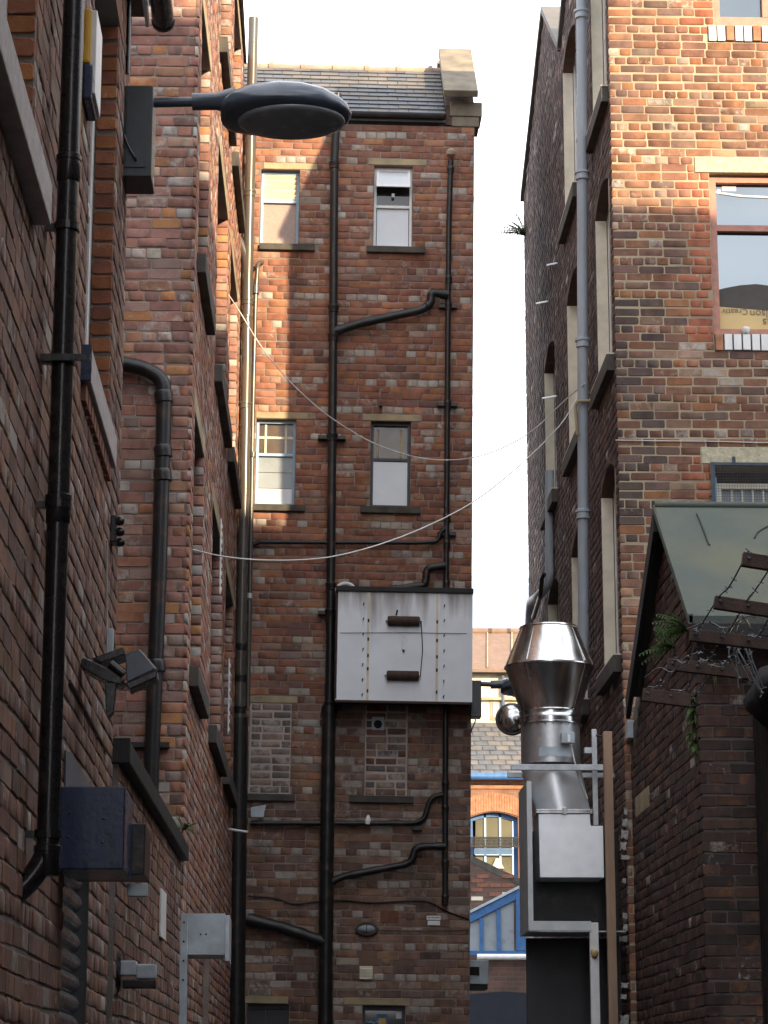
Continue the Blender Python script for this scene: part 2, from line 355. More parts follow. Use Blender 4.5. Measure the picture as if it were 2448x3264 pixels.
PAL_QUOIN = [(4, (.42, .155, .09), .15, .08, 1), (2, (.33, .125, .08), .15, .1, 1)]
PAL_FILL = [(3, (.25, .20, .185), .2, .36, 1), (2.5, (.17, .16, .165), .22, .34, 1), (2.5, (.37, .27, .22), .2, .4, 1)]
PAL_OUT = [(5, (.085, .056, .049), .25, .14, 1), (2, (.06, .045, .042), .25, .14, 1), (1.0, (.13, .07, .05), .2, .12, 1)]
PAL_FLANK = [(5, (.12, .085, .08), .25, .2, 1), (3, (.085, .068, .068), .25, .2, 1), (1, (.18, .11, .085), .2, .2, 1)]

def frame_of(mp, u, z):
    e = .01
    n = (mp(u, z, e)-mp(u, z, 0)).normalized(); zd = (mp(u, z+e, 0)-mp(u, z, 0)).normalized()
    ur = n.cross(zd).normalized(); return ur, n, zd
def lay(lst, mp, u0, u1, z0, z1, skips=(), pal=PAL_TOWER, joint=.0062, seed=1, header_every=4, quoin=None, headers_only=False, pal_fn=None, phase=0.):
    rng = random.Random(seed)
    k0 = int(round(z0/COURSE)); k1 = int(round(z1/COURSE))
    ur, n, zd = frame_of(mp, (u0+u1)/2, (z0+z1)/2)
    for k in range(k0, k1):
        zc = (k+.5)*COURSE
        hd = headers_only or (header_every and k % header_every == header_every-1)
        step = .1125 if hd else .225
        u = u0-step*rng.choice((.0, .5)) if not phase else u0-step*((k % 2)*.5)
        if hd and not headers_only: u = u0-.056
        cuts = sorted((a, b) for a, b, c, d in skips if c-.005 <= zc <= d+.005)
        while u < u1-.004:
            v = u+step*(1+rng.uniform(-.05, .05)) if not headers_only else u1
            if not hd and rng.random() < .07: v = u+.1125
            if headers_only: u = u0
            segs = [(max(u, u0), min(v, u1))]
            for a, b in cuts:
                ns = []
                for p, q in segs:
                    if b <= p or a >= q: ns.append((p, q)); continue
                    if a > p: ns.append((p, a))
                    if b < q: ns.append((b, q))
                segs = ns
            for p, q in segs:
                Lb = q-p-joint
                if Lb < .03: continue
                uc = (p+q)/2; P = (pal_fn(uc, zc, rng) if pal_fn else None) or pal
                lst.append((mp(uc, zc+rng.uniform(-.003, .003)+.006*math.sin(uc*1.7+k*.9)+.003*math.sin(uc*5+k*2.3), rng.uniform(-.0005, .0042)), ur, n, zd, Lb, COURSE-joint+rng.uniform(-.004, .0025), pick(P, rng, hd), rng.random(), rng.uniform(-.012, .012)))
            u = v
def finish_bricks(parent, lst, soot=.45, nmax=300, name='brick'):
    org = ORG[parent.name]; camp = Vector((0, 0, CZ)); sc = []
    for i, b in enumerate(lst):
        p, ur, n, zd, Lb, H = b[:6]; s = 0.
        if (camp-p).dot(n) > 0 and p.y > 1:
            x, y = proj(p)
            if -20 < x < 2470 and -20 < y < 3290:
                a = proj(p+ur*Lb); c = proj(p+zd*H); s = abs((a[0]-x)*(c[1]-y)-(a[1]-y)*(c[0]-x))
        sc.append((s, i))
    sc.sort(reverse=True)
    ms, mj = brick_mat('single', soot), brick_mat('joined', soot)
    single = [i for s, i in sc[:nmax] if s > 60]; sset = set(single)
    def xf(b):
        p, ur, n, zd, Lb, H, col, rv, tilt = b
        v = 's' if Lb > .155 else 'h'; L0 = .215 if v == 's' else .1025
        u2 = (ur+zd*tilt*.6).normalized(); z2 = (zd-ur*tilt*.6).normalized()
        return v, int(rv*13.99), u2*(Lb/L0), n, z2*(H/.07), p-org
    for i in single:
        b = lst[i]; v, k, a, c, d, p = xf(b); me = VAR[v][k][0]
        if not me.materials: me.materials.append(ms)
        o = bpy.data.objects.new(name, me); COL.objects.link(o); o.parent = parent
        o.matrix_basis = Matrix(((a.x, c.x, d.x, p.x), (a.y, c.y, d.y, p.y), (a.z, c.z, d.z, p.z), (0, 0, 0, 1)))
        o.color = b[6]
        if me.materials[0] != ms: o.material_slots[0].link = 'OBJECT'; o.material_slots[0].material = ms
    rest = [b for i, b in enumerate(lst) if i not in sset]
    if not rest: return
    n = len(rest); V = np.empty((n, 24, 3)); Fc = np.empty((n, 19, 4), dtype=np.int32); C = np.empty((n, 24, 4), dtype=np.float32)
    for i, b in enumerate(rest):
        v, k, a, c, d, p = xf(b); me, vv, ff = VAR[v][k]
        V[i] = vv @ np.array((a, c, d)) + np.array(p); Fc[i] = ff+24*i; C[i] = b[6]
    me = bpy.data.meshes.new('brickwork'); me.vertices.add(n*24); me.loops.add(n*76); me.polygons.add(n*19)
    me.vertices.foreach_set('co', V.ravel()); me.loops.foreach_set('vertex_index', Fc.ravel())
    me.polygons.foreach_set('loop_start', np.arange(0, n*76, 4, dtype=np.int32))
    me.update(calc_edges=True)
    at = me.attributes.new('brick_colour', 'FLOAT_COLOR', 'POINT'); at.data.foreach_set('color', C.ravel())
    me.materials.append(mj); me.validate()
    o = bpy.data.objects.new('brickwork', me); COL.objects.link(o); o.parent = parent; o['kind'] = 'stuff'
def slab(parent, mp, u0, u1, z0, z1, holes, mat, front=-.0032, thick=.24, name='wall'):
    us = sorted({u0, u1, *[h[0] for h in holes], *[h[1] for h in holes]}); zs = sorted({z0, z1, *[h[2] for h in holes], *[h[3] for h in holes]})
    us = [u for u in us if u0 <= u <= u1]; zs = [z for z in zs if z0 <= z <= z1]
    def solid(i, j):
        if not (0 <= i < len(us)-1 and 0 <= j < len(zs)-1): return False
        a, b = (us[i]+us[i+1])/2, (zs[j]+zs[j+1])/2
        return not any(h[0] < a < h[1] and h[2] < b < h[3] for h in holes)
    m = MB(); bk = front-thick
    for i in range(len(us)-1):
        for j in range(len(zs)-1):
            if not solid(i, j): continue
            a, b, c, d = us[i], us[i+1], zs[j], zs[j+1]
            m.add([mp(a, c, front), mp(b, c, front), mp(b, d, front), mp(a, d, front)], [(0, 1, 2, 3)])
            m.add([mp(a, c, bk), mp(b, c, bk), mp(b, d, bk), mp(a, d, bk)], [(3, 2, 1, 0)])
            for ii, jj, p, q in ((i-1, j, (a, c), (a, d)), (i+1, j, (b, c), (b, d)), (i, j-1, (a, c), (b, c)), (i, j+1, (a, d), (b, d))):
                if not solid(ii, jj): m.add([mp(*p, front), mp(*q, front), mp(*q, bk), mp(*p, bk)], [(0, 1, 2, 3)])
    bm = bmesh.new(); o = m.build(name, mat, parent); me = o.data
    bm.from_mesh(me); bmesh.ops.remove_doubles(bm, verts=bm.verts, dist=1e-4); bmesh.ops.recalc_face_normals(bm, faces=bm.faces); bm.to_mesh(me); bm.free()
    return o
def snap(z): return round(z/COURSE)*COURSE
def rect(px, x0, y0, x1, y1, d=0):
    a = px(x0, y1, d); b = px(x1, y0, d); c = px(x0, y0, d); e = px(x1, y1, d)
    us = sorted(((a[0]+c[0])/2, (b[0]+e[0])/2)); zs = sorted(((a[1]+e[1])/2, (b[1]+c[1])/2))
    return us[0], us[1], zs[0], zs[1]
def part_box(name, mat, parent, mp, u0, u1, z0, z1, d0, d1, bevel=.003):
    return MB().mbox(mp, u0, u1, z0, z1, d0, d1).build(name, mat, parent, bevel=bevel)
def frame_part(parent, mp, u0, u1, z0, z1, w, d0, d1, mat, name='frame', bars_u=(), bars_z=(), bw=None):
    m = MB(); bw = bw or w*.7
    m.mbox(mp, u0, u0+w, z0, z1, d0, d1); m.mbox(mp, u1-w, u1, z0, z1, d0, d1)
    m.mbox(mp, u0+w, u1-w, z1-w, z1, d0, d1); m.mbox(mp, u0+w, u1-w, z0, z0+w, d0, d1)
    for b in bars_u: m.mbox(mp, b-bw/2, b+bw/2, z0+w, z1-w, d0+.002, d1-.002)
    for b in bars_z: m.mbox(mp, u0+w, u1-w, b-bw/2, b+bw/2, d0+.001, d1-.001)
    return m.build(name, mat, parent)

# ================================================================== the setting: ground
g = MB(); g.add([(-400, -400, 0), (400, -400, 0), (400, 900, 0), (-400, 900, 0)], [(0, 1, 2, 3)])
o = g.build('ground', m_ground); o['kind'] = 'structure'

# ================================================================== brick tower closing the alley
tower = thing('brick_tower', 'tall narrow red brick tower with slate roof closing the end of the alley', 'building', (.4, 26, 0))
UL, UR_, ZT = -1.0, 1.725, snap(12.26)
holes, skips = [], []
def twin(x0, y0, x1, y1):
    u0, u1, z0, z1 = rect(tpx, x0, y0, x1, y1); h = (u0, u1, snap(z0), snap(z1)); holes.append(h); return h
W_tl = twin(830, 532, 954, 778); W_tr = twin(1191, 534, 1315, 784)
W_ml = twin(814, 1343, 942, 1606); W_mr = twin(1181, 1343, 1309, 1608)
W_bl = twin(783, 3204, 919, 3560); W_br = twin(1153, 3211, 1290, 3560)
F_l = rect(tpx, 794, 2246, 927, 2520); F_r = rect(tpx, 1163, 2246, 1299, 2527)
F_l = (F_l[0], F_l[1], snap(F_l[2]), snap(F_l[3])); F_r = (F_r[0], F_r[1], snap(F_r[2]), snap(F_r[3]))
skips += holes+[F_l, F_r]
stones = []
def stone(x0, x1, hz, up, mat, h, proud, name):
    u0, _ = tpx(x0, 1600); u1, _ = tpx(x1, 1600)
    z0, z1 = (hz, hz+h) if up else (hz-h, hz)
    stones.append((u0, u1, z0, z1, mat, proud, name)); skips.append((u0-.005, u1+.005, z0, z1))
for (w, a, b) in ((W_tl, 812, 988), (W_tr, 1158, 1349), (W_ml, 808, 977), (W_mr, 1152, 1340), (F_l, 791, 961), (F_r, 1150, 1312), (W_bl, 750, 952), (W_br, 1123, 1321)):
    stone(a, b, w[3], True, m_stone, .08, .006, 'lintel')
for (w, a, b) in ((W_tl, 806, 987), (W_tr, 1156, 1347), (W_ml, 803, 973), (W_mr, 1149, 1341), (F_l, 795, 962), (F_r, 1130, 1328)):
    stone(a, b, w[2], False, m_stone_dark, .08, .05, 'sill')
slab(tower, TW, UL, UR_, 0, ZT, holes, m_mort, thick=.3)
bl = []
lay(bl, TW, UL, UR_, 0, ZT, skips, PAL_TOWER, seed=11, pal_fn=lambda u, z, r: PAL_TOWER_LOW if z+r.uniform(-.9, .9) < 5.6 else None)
for F_ in (F_l, F_r): part_box('infill_panel', m_mort_fill, tower, TW, F_[0]+.002, F_[1]-.002, F_[2]+.002, F_[3]-.002, -.05, -.0016, 0)
lay(bl, TW, F_l[0]+.012, F_l[1], F_l[2], F_l[3], (), PAL_FILL, seed=12, header_every=0, joint=.016)
lay(bl, TW, F_r[0]+.006, F_r[1]-.012, F_r[2], F_r[3], (), PAL_FILL+[(3, (.24, .12, .085), .2, .2, 1)], seed=13, header_every=0, joint=.014)
# flank of the tower that looks into the yard beyond
def TSIDE(u, z, d=0): p = TW(UR_, z, 0); return Vector((p.x+d, u, p.z))
slab(tower, TSIDE, 26.31, 28.4, 0, ZT, [], m_mort, thick=.3, name='flank_wall')
lay(bl, TSIDE, 26.03, 28.4, 0, ZT, (), PAL_TOWER, seed=14)
part_box('rear_wall', m_tex_dark, tower, lambda u, z, d: Vector((u, d, z)), -1.0, 1.4, .01, ZT, 28.1, 28.38, 0)
finish_bricks(tower, bl, .4)
for u0, u1, z0, z1, mt, pr, nm in stones: part_box(nm, mt, tower, TW, u0, u1, z0+.004, z1-.004, -.2, pr, .006)
# windows
def twindow(w, fm, nm='window', tr=.56, fw=.028):
    u0, u1, z0, z1 = w; zt = z0+(z1-z0)*tr
    f = frame_part(tower, TW, u0+.004, u1-.004, z0+.004, z1-.004, fw, -.13, -.075, fm, nm, bars_z=(zt,), bw=.03)
    ORG[f.name] = ORG[tower.name]; return f, u0+fw, u1-fw, z0+fw, z1-fw, zt
f, a, b, c, d, zt = twindow(W_tl, m_paleblue, tr=.60)
part_box('pane', m_frost, f, TW, a, b, c, zt-.015, -.115, -.108, 0)
part_box('pane', m_glass, f, TW, a, b, zt+.015, d, -.125, -.12, 0)
for k in range(5):
    z = zt+.03+k*(d-zt-.03)/5
    MB().add([TW(a, z, -.112), TW(b, z, -.112), TW(b, z+.045, -.082), TW(a, z+.045, -.082), TW(a, z+.006, -.114), TW(b, z+.006, -.114), TW(b, z+.051, -.084), TW(a, z+.051, -.084)],
             [(0, 1, 2, 3), (7, 6, 5, 4), (0, 4, 5, 1), (2, 6, 7, 3), (1, 5, 6, 2), (3, 7, 4, 0)]).build('louvre_slat', m_cream, f)
f, a, b, c, d, zt = twindow(W_tr, m_white, tr=.52)
part_box('pane', m_frostw, f, TW, a+.012, b-.012, c+.01, zt-.02, -.112, -.105, .002)
part_box('pane', m_glass, f, TW, a, b, zt+.015, d, -.128, -.122, 0)
hz = zt+(d-zt)*.42   # top-hung light, tilted out
def HOP(u, z, d_=0): t = d-z; return TW(u, d-t*.86, -.072+t*.34+d_)
h_ = frame_part(f, HOP, a, b, hz-.02, d, .032, -.012, .012, m_white, 'top_light')
MB().mbox(HOP, a+.03, b-.03, hz+.01, d-.03, -.004, .002).build('pane', m_frostw, f)
MB().mbox(TW, (a+b)/2-.015, (a+b)/2+.015, hz-.07, hz-.03, -.11, -.06).build('latch', m_white, f)
f, a, b, c, d, zt = twindow(W_ml, m_paleblue, tr=.60)
for k in range(3):
    z0 = c+(zt-.015-c)*k/3; z1 = c+(zt-.015-c)*(k+1)/3
    part_box('pane', m_frostw if k == 0 else m_greyglass, f, TW, a, b, z0+.003, z1-.003, -.115, -.108, 0)
part_box('pane', m_amber, f, TW, a, b, zt+.015, d, -.12, -.113, 0)
part_box('glazing_bar', m_cream, f, TW, a, b, zt+(d-zt)*.52, zt+(d-zt)*.52+.025, -.112, -.104, 0)
for q in (.2, .78): part_box('glazing_bar', m_cream, f, TW, a+(b-a)*q-.011, a+(b-a)*q+.011, zt+.016, d, -.112, -.105, 0)
m_dframe = M('dark_window_paint', (.03, .03, .035), .5)
f, a, b, c, d, zt = twindow(W_mr, m_dframe, tr=.57)
part_box('pane', m_frostw, f, TW, a-.006, b+.002, c+.012, zt-.022, -.112, -.09, .002)
part_box('pane', m_amber, f, TW, a, b, zt+.015, d, -.12, -.113, 0)
for q in (.14, .8): part_box('glazing_bar', m_stone, f, TW, a+(b-a)*q-.013, a+(b-a)*q+.013, zt+.03, d-.04, -.112, -.105, 0)
f, a, b, c, d, zt = twindow(W_bl, m_dframe, tr=.97)
part_box('shutter_board', m_dframe, f, TW, a, (a+b)/2-.03, c, d, -.12, -.10, .003)
part_box('shutter_board', m_dframe, f, TW, (a+b)/2-.026, b, c, d, -.12, -.10, .003)
f, a, b, c, d, zt = twindow(W_br, m_dframe, tr=.97)
part_box('pane', m_glass, f, TW, a, b, c, d, -.12, -.112, 0)
u0, u1, z0, z1 = rect(tpx, 1264, 3222, 1282, 3246); part_box('notice', m_white, f, TW, u0, u1, z0, z1, -.111, -.107, 0)
u0, u1, z0, z1 = rect(tpx, 1202, 3232, 1237, 3275); part_box('sticker', m_blue, f, TW, u0, u1, z0, z1, -.111, -.107, 0)
part_box('sticker', m_yellow, f, TW, u0+.02, u1-.02, z0+.03, z1-.04, -.107, -.104, 0)
gm = MB(); rg = random.Random(5)
for k in range(5):
    x = 1158+k*12; gm.tube(fillet([TW(*tpx(x+dx, 3262-8*abs(math.sin(k+dx)), 0), -.106) for dx in (-6, 0, 8, 14)], .02), .004, 5)
gm.build('graffiti', m_paleblue, f)
# roof: slates laid in courses, gutter, ridge tiles, gable parapet with coping
EAVE, PITCH, RUN = 12.36, R(40), 1.21
def ROOF(u, s, d=0):   # s up the slope
    p = TW(u, EAVE, 0); return Vector((p.x+.0135*s*math.sin(PITCH), 25.93+s*math.cos(PITCH)-d*math.sin(PITCH), p.z+s*math.sin(PITCH)+d*math.cos(PITCH)))
SL = (RUN+.07)/math.cos(PITCH)
MB().mbox(ROOF, UL, 1.40, 0, SL, -.12, -.015).build('roof_deck', m_tar, tower)
def ROOFB(u, s, d=0): p = ROOF(u, SL, 0); return Vector((p.x, p.y+s*math.cos(PITCH)+d*math.sin(PITCH), p.z-s*math.sin(PITCH)+d*math.cos(PITCH)))
MB().mbox(ROOFB, UL, 1.40, 0, SL, -.1, -.015).build('roof_deck', m_slate, tower)
rg = random.Random(3); nrow = 11; dh = SL/nrow
for r_ in range(nrow):
    u = UL-(r_ % 2)*.11
    while u < 1.39:
        v = u+.22+rg.uniform(-.01, .01); a, b = max(u, UL)+.003, min(v, 1.395)-.003
        if b-a > .03:
            j = rg.uniform(-.008, .008)
            MB().add([ROOF(a, r_*dh-.02+j, .012), ROOF(b, r_*dh-.02+j+rg.uniform(-.004, .004), .012), ROOF(b, (r_+1)*dh+.03, -.006), ROOF(a, (r_+1)*dh+.03, -.006),
                      ROOF(a, r_*dh-.02+j, .004), ROOF(b, r_*dh-.02+j, .004), ROOF(b, (r_+1)*dh+.03, -.012), ROOF(a, (r_+1)*dh+.03, -.012)],
                     [(0, 1, 2, 3), (4, 5, 1, 0), (5, 6, 2, 1), (7, 4, 0, 3)]).build('slate', m_slate if rg.random() < .55 else m_slate2, tower)
        u = v
for k in range(-1, 6):   # ridge tiles with rolled collars
    u0 = -.62+k*.375
    a, b = ROOF(max(UL, u0), SL, .0), ROOF(min(u0+.375, 1.4), SL, .0)
    if (b-a).length < .05: continue
    rt = MB().tube([a+Vector((0, 0, -.02)), b+Vector((0, 0, -.02))], .055, 12).build('ridge_tile', m_ridge, tower, smooth=40)
    MB().tube([a+Vector((0, 0, -.015)), a+(b-a).normalized()*.05+Vector((0, 0, -.015))], .075, 12).build('collar', m_ridge, rt, smooth=40)
gt = MB()
for i in range(9):
    pass
prof = [(.045*math.cos(t), .045*math.sin(t)) for t in [math.pi+math.pi*k/8 for k in range(9)]]
e0, e1 = TW(UL, EAVE-.01, .075), TW(1.38, EAVE-.01, .075)
pts = [e0+Vector((0, y, z)) for y, z in prof]+[e0+Vector((0, y*.9, z*.9)) for y, z in prof[::-1]]
gt.prism(pts, e1-e0); gt.build('gutter', m_gutter, tower, smooth=40)
part_box('fascia', m_gutter, tower, TW, UL, 1.4, EAVE-.085, EAVE-.02, .004, .025, .004)
def PAR(u, z, d=0): return TW(u, z, d)
pw0, pw1 = 1.40, 1.735
gp = [(26.0, ZT), (28.4, ZT), (28.4, EAVE+.05), (26-.03+RUN+.07, EAVE+SL*math.sin(PITCH)+.16), (26.0, EAVE+.12)]
MB().prism([Vector((TW(pw0, z, 0).x, y, z)) for y, z in gp], (pw1-pw0-.012, 0, 0)).build('gable_parapet', m_tex_dark, tower)
def COP(u, s, d=0): p = ROOF(u, s, d); return p
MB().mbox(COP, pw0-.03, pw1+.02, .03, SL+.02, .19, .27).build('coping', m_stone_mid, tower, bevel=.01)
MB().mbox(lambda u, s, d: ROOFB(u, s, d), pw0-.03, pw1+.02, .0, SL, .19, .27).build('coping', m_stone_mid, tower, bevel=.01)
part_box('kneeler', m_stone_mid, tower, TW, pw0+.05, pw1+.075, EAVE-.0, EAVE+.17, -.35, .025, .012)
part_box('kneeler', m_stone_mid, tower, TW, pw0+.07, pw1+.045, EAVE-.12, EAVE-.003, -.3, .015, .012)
# air bricks and blocked holes
u0, u1, z0, z1 = rect(tpx, 807, 2894, 864, 2921)
for k in range(4): part_box('air_brick', m_terra, tower, TW, u0, u1, z0+k*(z1-z0)/4, z0+(k+.62)*(z1-z0)/4, -.012, .006, .002)
u0, u1, z0, z1 = rect(tpx, 1212, 2903, 1270, 2941)
ab = MB().mbox(TW, u0, u1, z0, z1, -.012, .004)
for i in range(6):
    for j in range(4): ab.mbox(TW, u0+(i+.25)*(u1-u0)/6, u0+(i+.8)*(u1-u0)/6, z0+(j+.25)*(z1-z0)/4, z0+(j+.8)*(z1-z0)/4, .0041, .011)
ab.build('air_brick', m_terra, tower)

# ------------------------------------------------------------------ pipes on walls
def pipe_thing(name, label, mp, pts, r, mat, collars=(), brackets=(), group=None, branches=(), n=16, fr=.09, cr_=1.32, ch=.05):
    """pts in wall coordinates; collars = indices along as points"""
    P = [mp(*p) for p in pts]; base = min(P, key=lambda q: q.z)
    t = thing(name, label, 'pipe', base, group)
    MB().tube(fillet(P, fr), r, n).build('pipe', mat, t, smooth=40)
    for c in collars:
        q = mp(*c); up = (P[0]-P[-1]).normalized()
        if up.z < 0: up = -up
        MB().lathe([(r*1.02, -ch*1.1), (r*1.18, -ch), (r*1.2, -ch*.2), (cr_*r, 0), (cr_*r, ch*.45), (r*1.15, ch*.6), (r*1.02, ch*.75)], q, up, n).build('collar', mat, t, smooth=40)
    for (u, z, d, w) in brackets:
        MB().mbox(mp, u-w/2, u+w/2, z-.02, z+.02, 0, d).build('bracket', mat, t, bevel=.003)
    for pp, rr in branches:
        Q = [mp(*p) for p in pp]
        Q2 = fillet(Q, .07); Q3 = [Q2[0]]
        for qa, qb in zip(Q2, Q2[1:]):
            ns_ = max(1, int((qb-qa).length/.05)); Q3 += [qa.lerp(qb, (i_+1)/ns_) for i_ in range(ns_)]
        MB().tube(Q3, [rr*(1.12+RNG.uniform(-.07, .09)) for _ in Q3], n).build('branch_pipe', mat, t, smooth=60)
        for q0, q1 in ((Q[0], Q[1]), (Q[-1], Q[-2])):
            dd = (q1-q0).normalized(); MB().tube([q0+dd*.02, q0+dd*.09], rr*1.3, n).build('collar', mat, t, smooth=40)
    return t
def tp(x, y, d=.09): u, z = tpx(x, y, d); return (u, z, d)
pd = .10
cen = [tp(1076, 300, pd), tp(1066, 500, pd), tp(1060, 1300, pd), tp(1052, 2100, pd), tp(1049, 2260, pd)]
pipe_thing('soil_pipe', 'black cast iron soil pipe running full height down the middle of the brick tower', TW, cen, .046, m_iron,
    collars=[tp(1065, 524, pd), tp(1063, 982, pd), tp(1062, 1072, pd), tp(1059, 1391, pd), tp(1055, 1866, pd), tp(1053, 1952, pd), tp(1050, 2246, pd), ],
    brackets=[(*tp(1058, 1393, pd)[:2], pd, .3), (*tp(1053, 1952, pd)[:2], pd, .26)],
    branches=[([tp(1049, 2250, pd), tp(1041, 2760, pd), tp(1036, 3400, pd), tp(1030, 3900, pd)], .066), ([tp(1064, 1058, pd), tp(1150, 1030, pd), tp(1345, 988, pd), tp(1374, 968, pd), tp(1374, 932, pd), tp(1430, 940, pd)], .043),
              ([tp(1240, 1880, pd), tp(1352, 1866, pd), tp(1358, 1845, pd), tp(1359, 1812, pd), tp(1420, 1803, pd)], .036),
              ([tp(1043, 2815, pd), tp(1100, 2792, pd), tp(1292, 2756, pd), tp(1314, 2742, pd), tp(1322, 2706, pd), tp(1350, 2698, pd), tp(1420, 2697, pd)], .034),
              ([tp(786, 2930, pd), tp(900, 2958, pd), tp(1040, 3004, pd)], .056)])
rt_ = [tp(1437, 512, .07), tp(1431, 700, .07), tp(1427, 1100, .07), tp(1424, 1600, .07), tp(1421, 2100, .07), tp(1419, 2560, .07), tp(1419, 2870, .07)]
pipe_thing('waste_pipe', 'slim black iron pipe down the right hand edge of the brick tower', TW, rt_, .030, m_iron,
    collars=[tp(1436, 541, .07), tp(1430, 890, .07), tp(1429, 975, .07), tp(1427, 1288, .07), tp(1425, 1650, .07), tp(1424, 1733, .07), tp(1423, 1861, .07), tp(1420, 2500, .07), tp(1419, 2577, .07), tp(1419, 2752, .07), tp(1419, 2862, .07)],
    brackets=[(*tp(1426, 1288, .07)[:2], .07, .22), (*tp(1428, 975, .07)[:2], .07, .2), (*tp(1424, 1700, .07)[:2], .07, .2)],
    branches=[([tp(806, 1737, .07), tp(825, 1728, .07), tp(1340, 1730, .07), tp(1395, 1726, .07), tp(1402, 1700, .07), tp(1426, 1676, .07)], .021)])
pipe_thing('overflow_pipe', 'thin black pipe crossing the tower below the bricked up windows', TW,
    [tp(797, 2624, .06), tp(1320, 2624, .06), tp(1352, 2612, .06), tp(1366, 2560, .06), tp(1380, 2540, .06), tp(1424, 2530, .06)], .028, m_iron, brackets=[(*tp(985, 2625, .06)[:2], .06, .1), (*tp(1128, 2622, .06)[:2], .06, .1), (*tp(1330, 2640, .06)[:2], .06, .1)], fr=.06)
u, z, d = tp(1172, 2622, .06)
tag(MB().lathe([(.032, -.03), (.036, -.02), (.034, .02), (.02, .05), (.012, .07)], TW(u, z+.01, .062), (.1, 0, 1), 10).build('plastic_bag_scrap', m_white, smooth=50), 'white scrap of plastic caught on the thin pipe under the blocked windows', 'litter')
# vent pipe finial
u, z, d = tp(1437, 500, .07); 
tag(MB().lathe([(.02, 0), (.05, .02), (.055, .06), (.03, .09), (.01, .1)], TW(u, z, d), n=16).build('vent_cowl', m_ridge, smooth=40), 'small clay vent cowl topping the slim pipe near the tower roof', 'cowl')
# loose cables on the tower
def cable(name, label, pts, r, mat, group=None):
    return tag(MB().tube(fillet(pts, .3, 6), r, 6).build(name, mat, smooth=60), label, 'cable', group)
def tpt(x, y, d=.02): u, z = tpx(x, y, d); return TW(u, z, d)
cable('black_cable', 'slack black cable strung across the lower tower above the bulkhead lamp', [tpt(x, y) for x, y in ((790, 2856), (880, 2862), (935, 2885), (1000, 2875), (1090, 2868), (1180, 2880), (1290, 2872), (1370, 2872), (1420, 2905), (1495, 2930))], .009, m_iron)
cable('thin_cable', 'thin dark cable running from the bulkhead lamp to the tower corner', [tpt(x, y) for x, y in ((1205, 2964), (1300, 2968), (1400, 2966), (1496, 2965))], .005, m_iron)

# white metal enclosure hung on the tower
u0, u1, z0, z1 = rect(tpx, 1069, 1889, 1507, 2238, .42); DB = .42
bx = thing('metal_enclosure', 'weathered white sheet metal tank enclosure hung high on the brick tower', 'enclosure', TW((u0+u1)/2, z0, .2))
us_ = [u0, tpx(1174, 2000, DB)[0], tpx(1393, 2000, DB)[0], u1]
MB().mbox(TW, u0+.01, u1-.01, z0+.03, z1-.01, .02, DB-.015).build('carcass', m_iron, bx)
rg = random.Random(9)
for k in range(3):
    a, b = us_[k]+.004, us_[k+1]-.004; m = MB(); nn = 9
    top = [TW(a+(b-a)*i/nn, z1, DB) for i in range(nn+1)]; bot = [TW(a+(b-a)*i/nn, z0+rg.uniform(0, .012), DB) for i in range(nn+1)]
    m.prism(bot+top[::-1], (0, .012, 0)); m.build('panel', m_panel, bx)
MB().mbox(TW, u0+.002, u1-.002, z0-.014, z0+.012, DB-.03, DB+.004).build('bottom_lip', m_rust, bx, bevel=.004)
MB().mbox(TW, u0-.004, u1+.004, z1+.002, z1+.055, -.0, DB+.03).build('lid', m_tar, bx, bevel=.006)
MB().mbox(TW, u0-.003, u0+.02, z0+.02, z1-.003, .02, DB+.003).build('edge_strip', m_rust, bx, bevel=.003)
for x in (1174, 1393):
    ub = tpx(x, 2000, DB)[0]; MB().mbox(TW, ub-.013, ub+.013, z0+.01, z1-.004, DB-.002, DB+.006).build('seam_strip', m_cream, bx)
    for q in (.08, .28, .4, .55, .72): 
        MB().mbox(TW, ub-.008, ub+.01, z0+(z1-z0)*q, z0+(z1-z0)*(q+.03), DB+.006, DB+.012).build('rust_spot', m_rust, bx)
for x in (1157, 1415):
    ub = tpx(x, 2000, DB)[0]
    for k in range(7):
        zz = z0+.06+k*(z1-z0-.2)/6; MB().tube([TW(ub, zz, DB), TW(ub, zz, DB+.02), TW(ub+.008, zz+.02, DB+.022)], .006, 6).build('bolt', m_iron, bx)
for (x0, y0, x1, y1) in ((1235, 1965, 1338, 1998), (1232, 2140, 1335, 2171)):
    a, b, c, d = rect(tpx, x0, y0, x1, y1, DB); MB().tube([TW(a, (c+d)/2, DB+.03), TW(a+.01, (c+d)/2, DB+.03), TW(b-.01, (c+d)/2, DB+.03), TW(b, (c+d)/2, DB+.03)], [.04, .052, .052, .04], 14).build('handle', m_rust, bx, smooth=40)
    for e in (a-.012, b+.012): MB().tube([TW(e, (c+d)/2, DB), TW(e, (c+d)/2, DB+.035)], .008, 6).build('handle_pin', m_iron, bx)
a, b, c, d = rect(tpx, 1280, 2025, 1293, 2072, DB)
MB().mbox(TW, a, b, c, d, DB, DB+.012).build('latch', m_galv2, bx); MB().tube([TW((a+b)/2, c, DB+.01), TW((a+b)/2, c-.02, DB+.015)], .012, 8).build('padlock', m_iron, bx)
MB().tube([TW(tpx(1084, 2018, DB)[0], tpx(1084, 2018, DB)[1], DB+.01), TW(*tpx(1290, 2017, DB), DB+.012), TW(*tpx(1488, 2020, DB), DB+.01)], .003, 5).build('tie_wire', m_iron, bx)
MB().tube(fillet([TW(*tpx(x, y, DB), DB+.012) for x, y in ((1342, 1985), (1345, 2030), (1347, 2075), (1342, 2125), (1340, 2155))], .05), .005, 5).build('tie_wire', m_iron, bx)
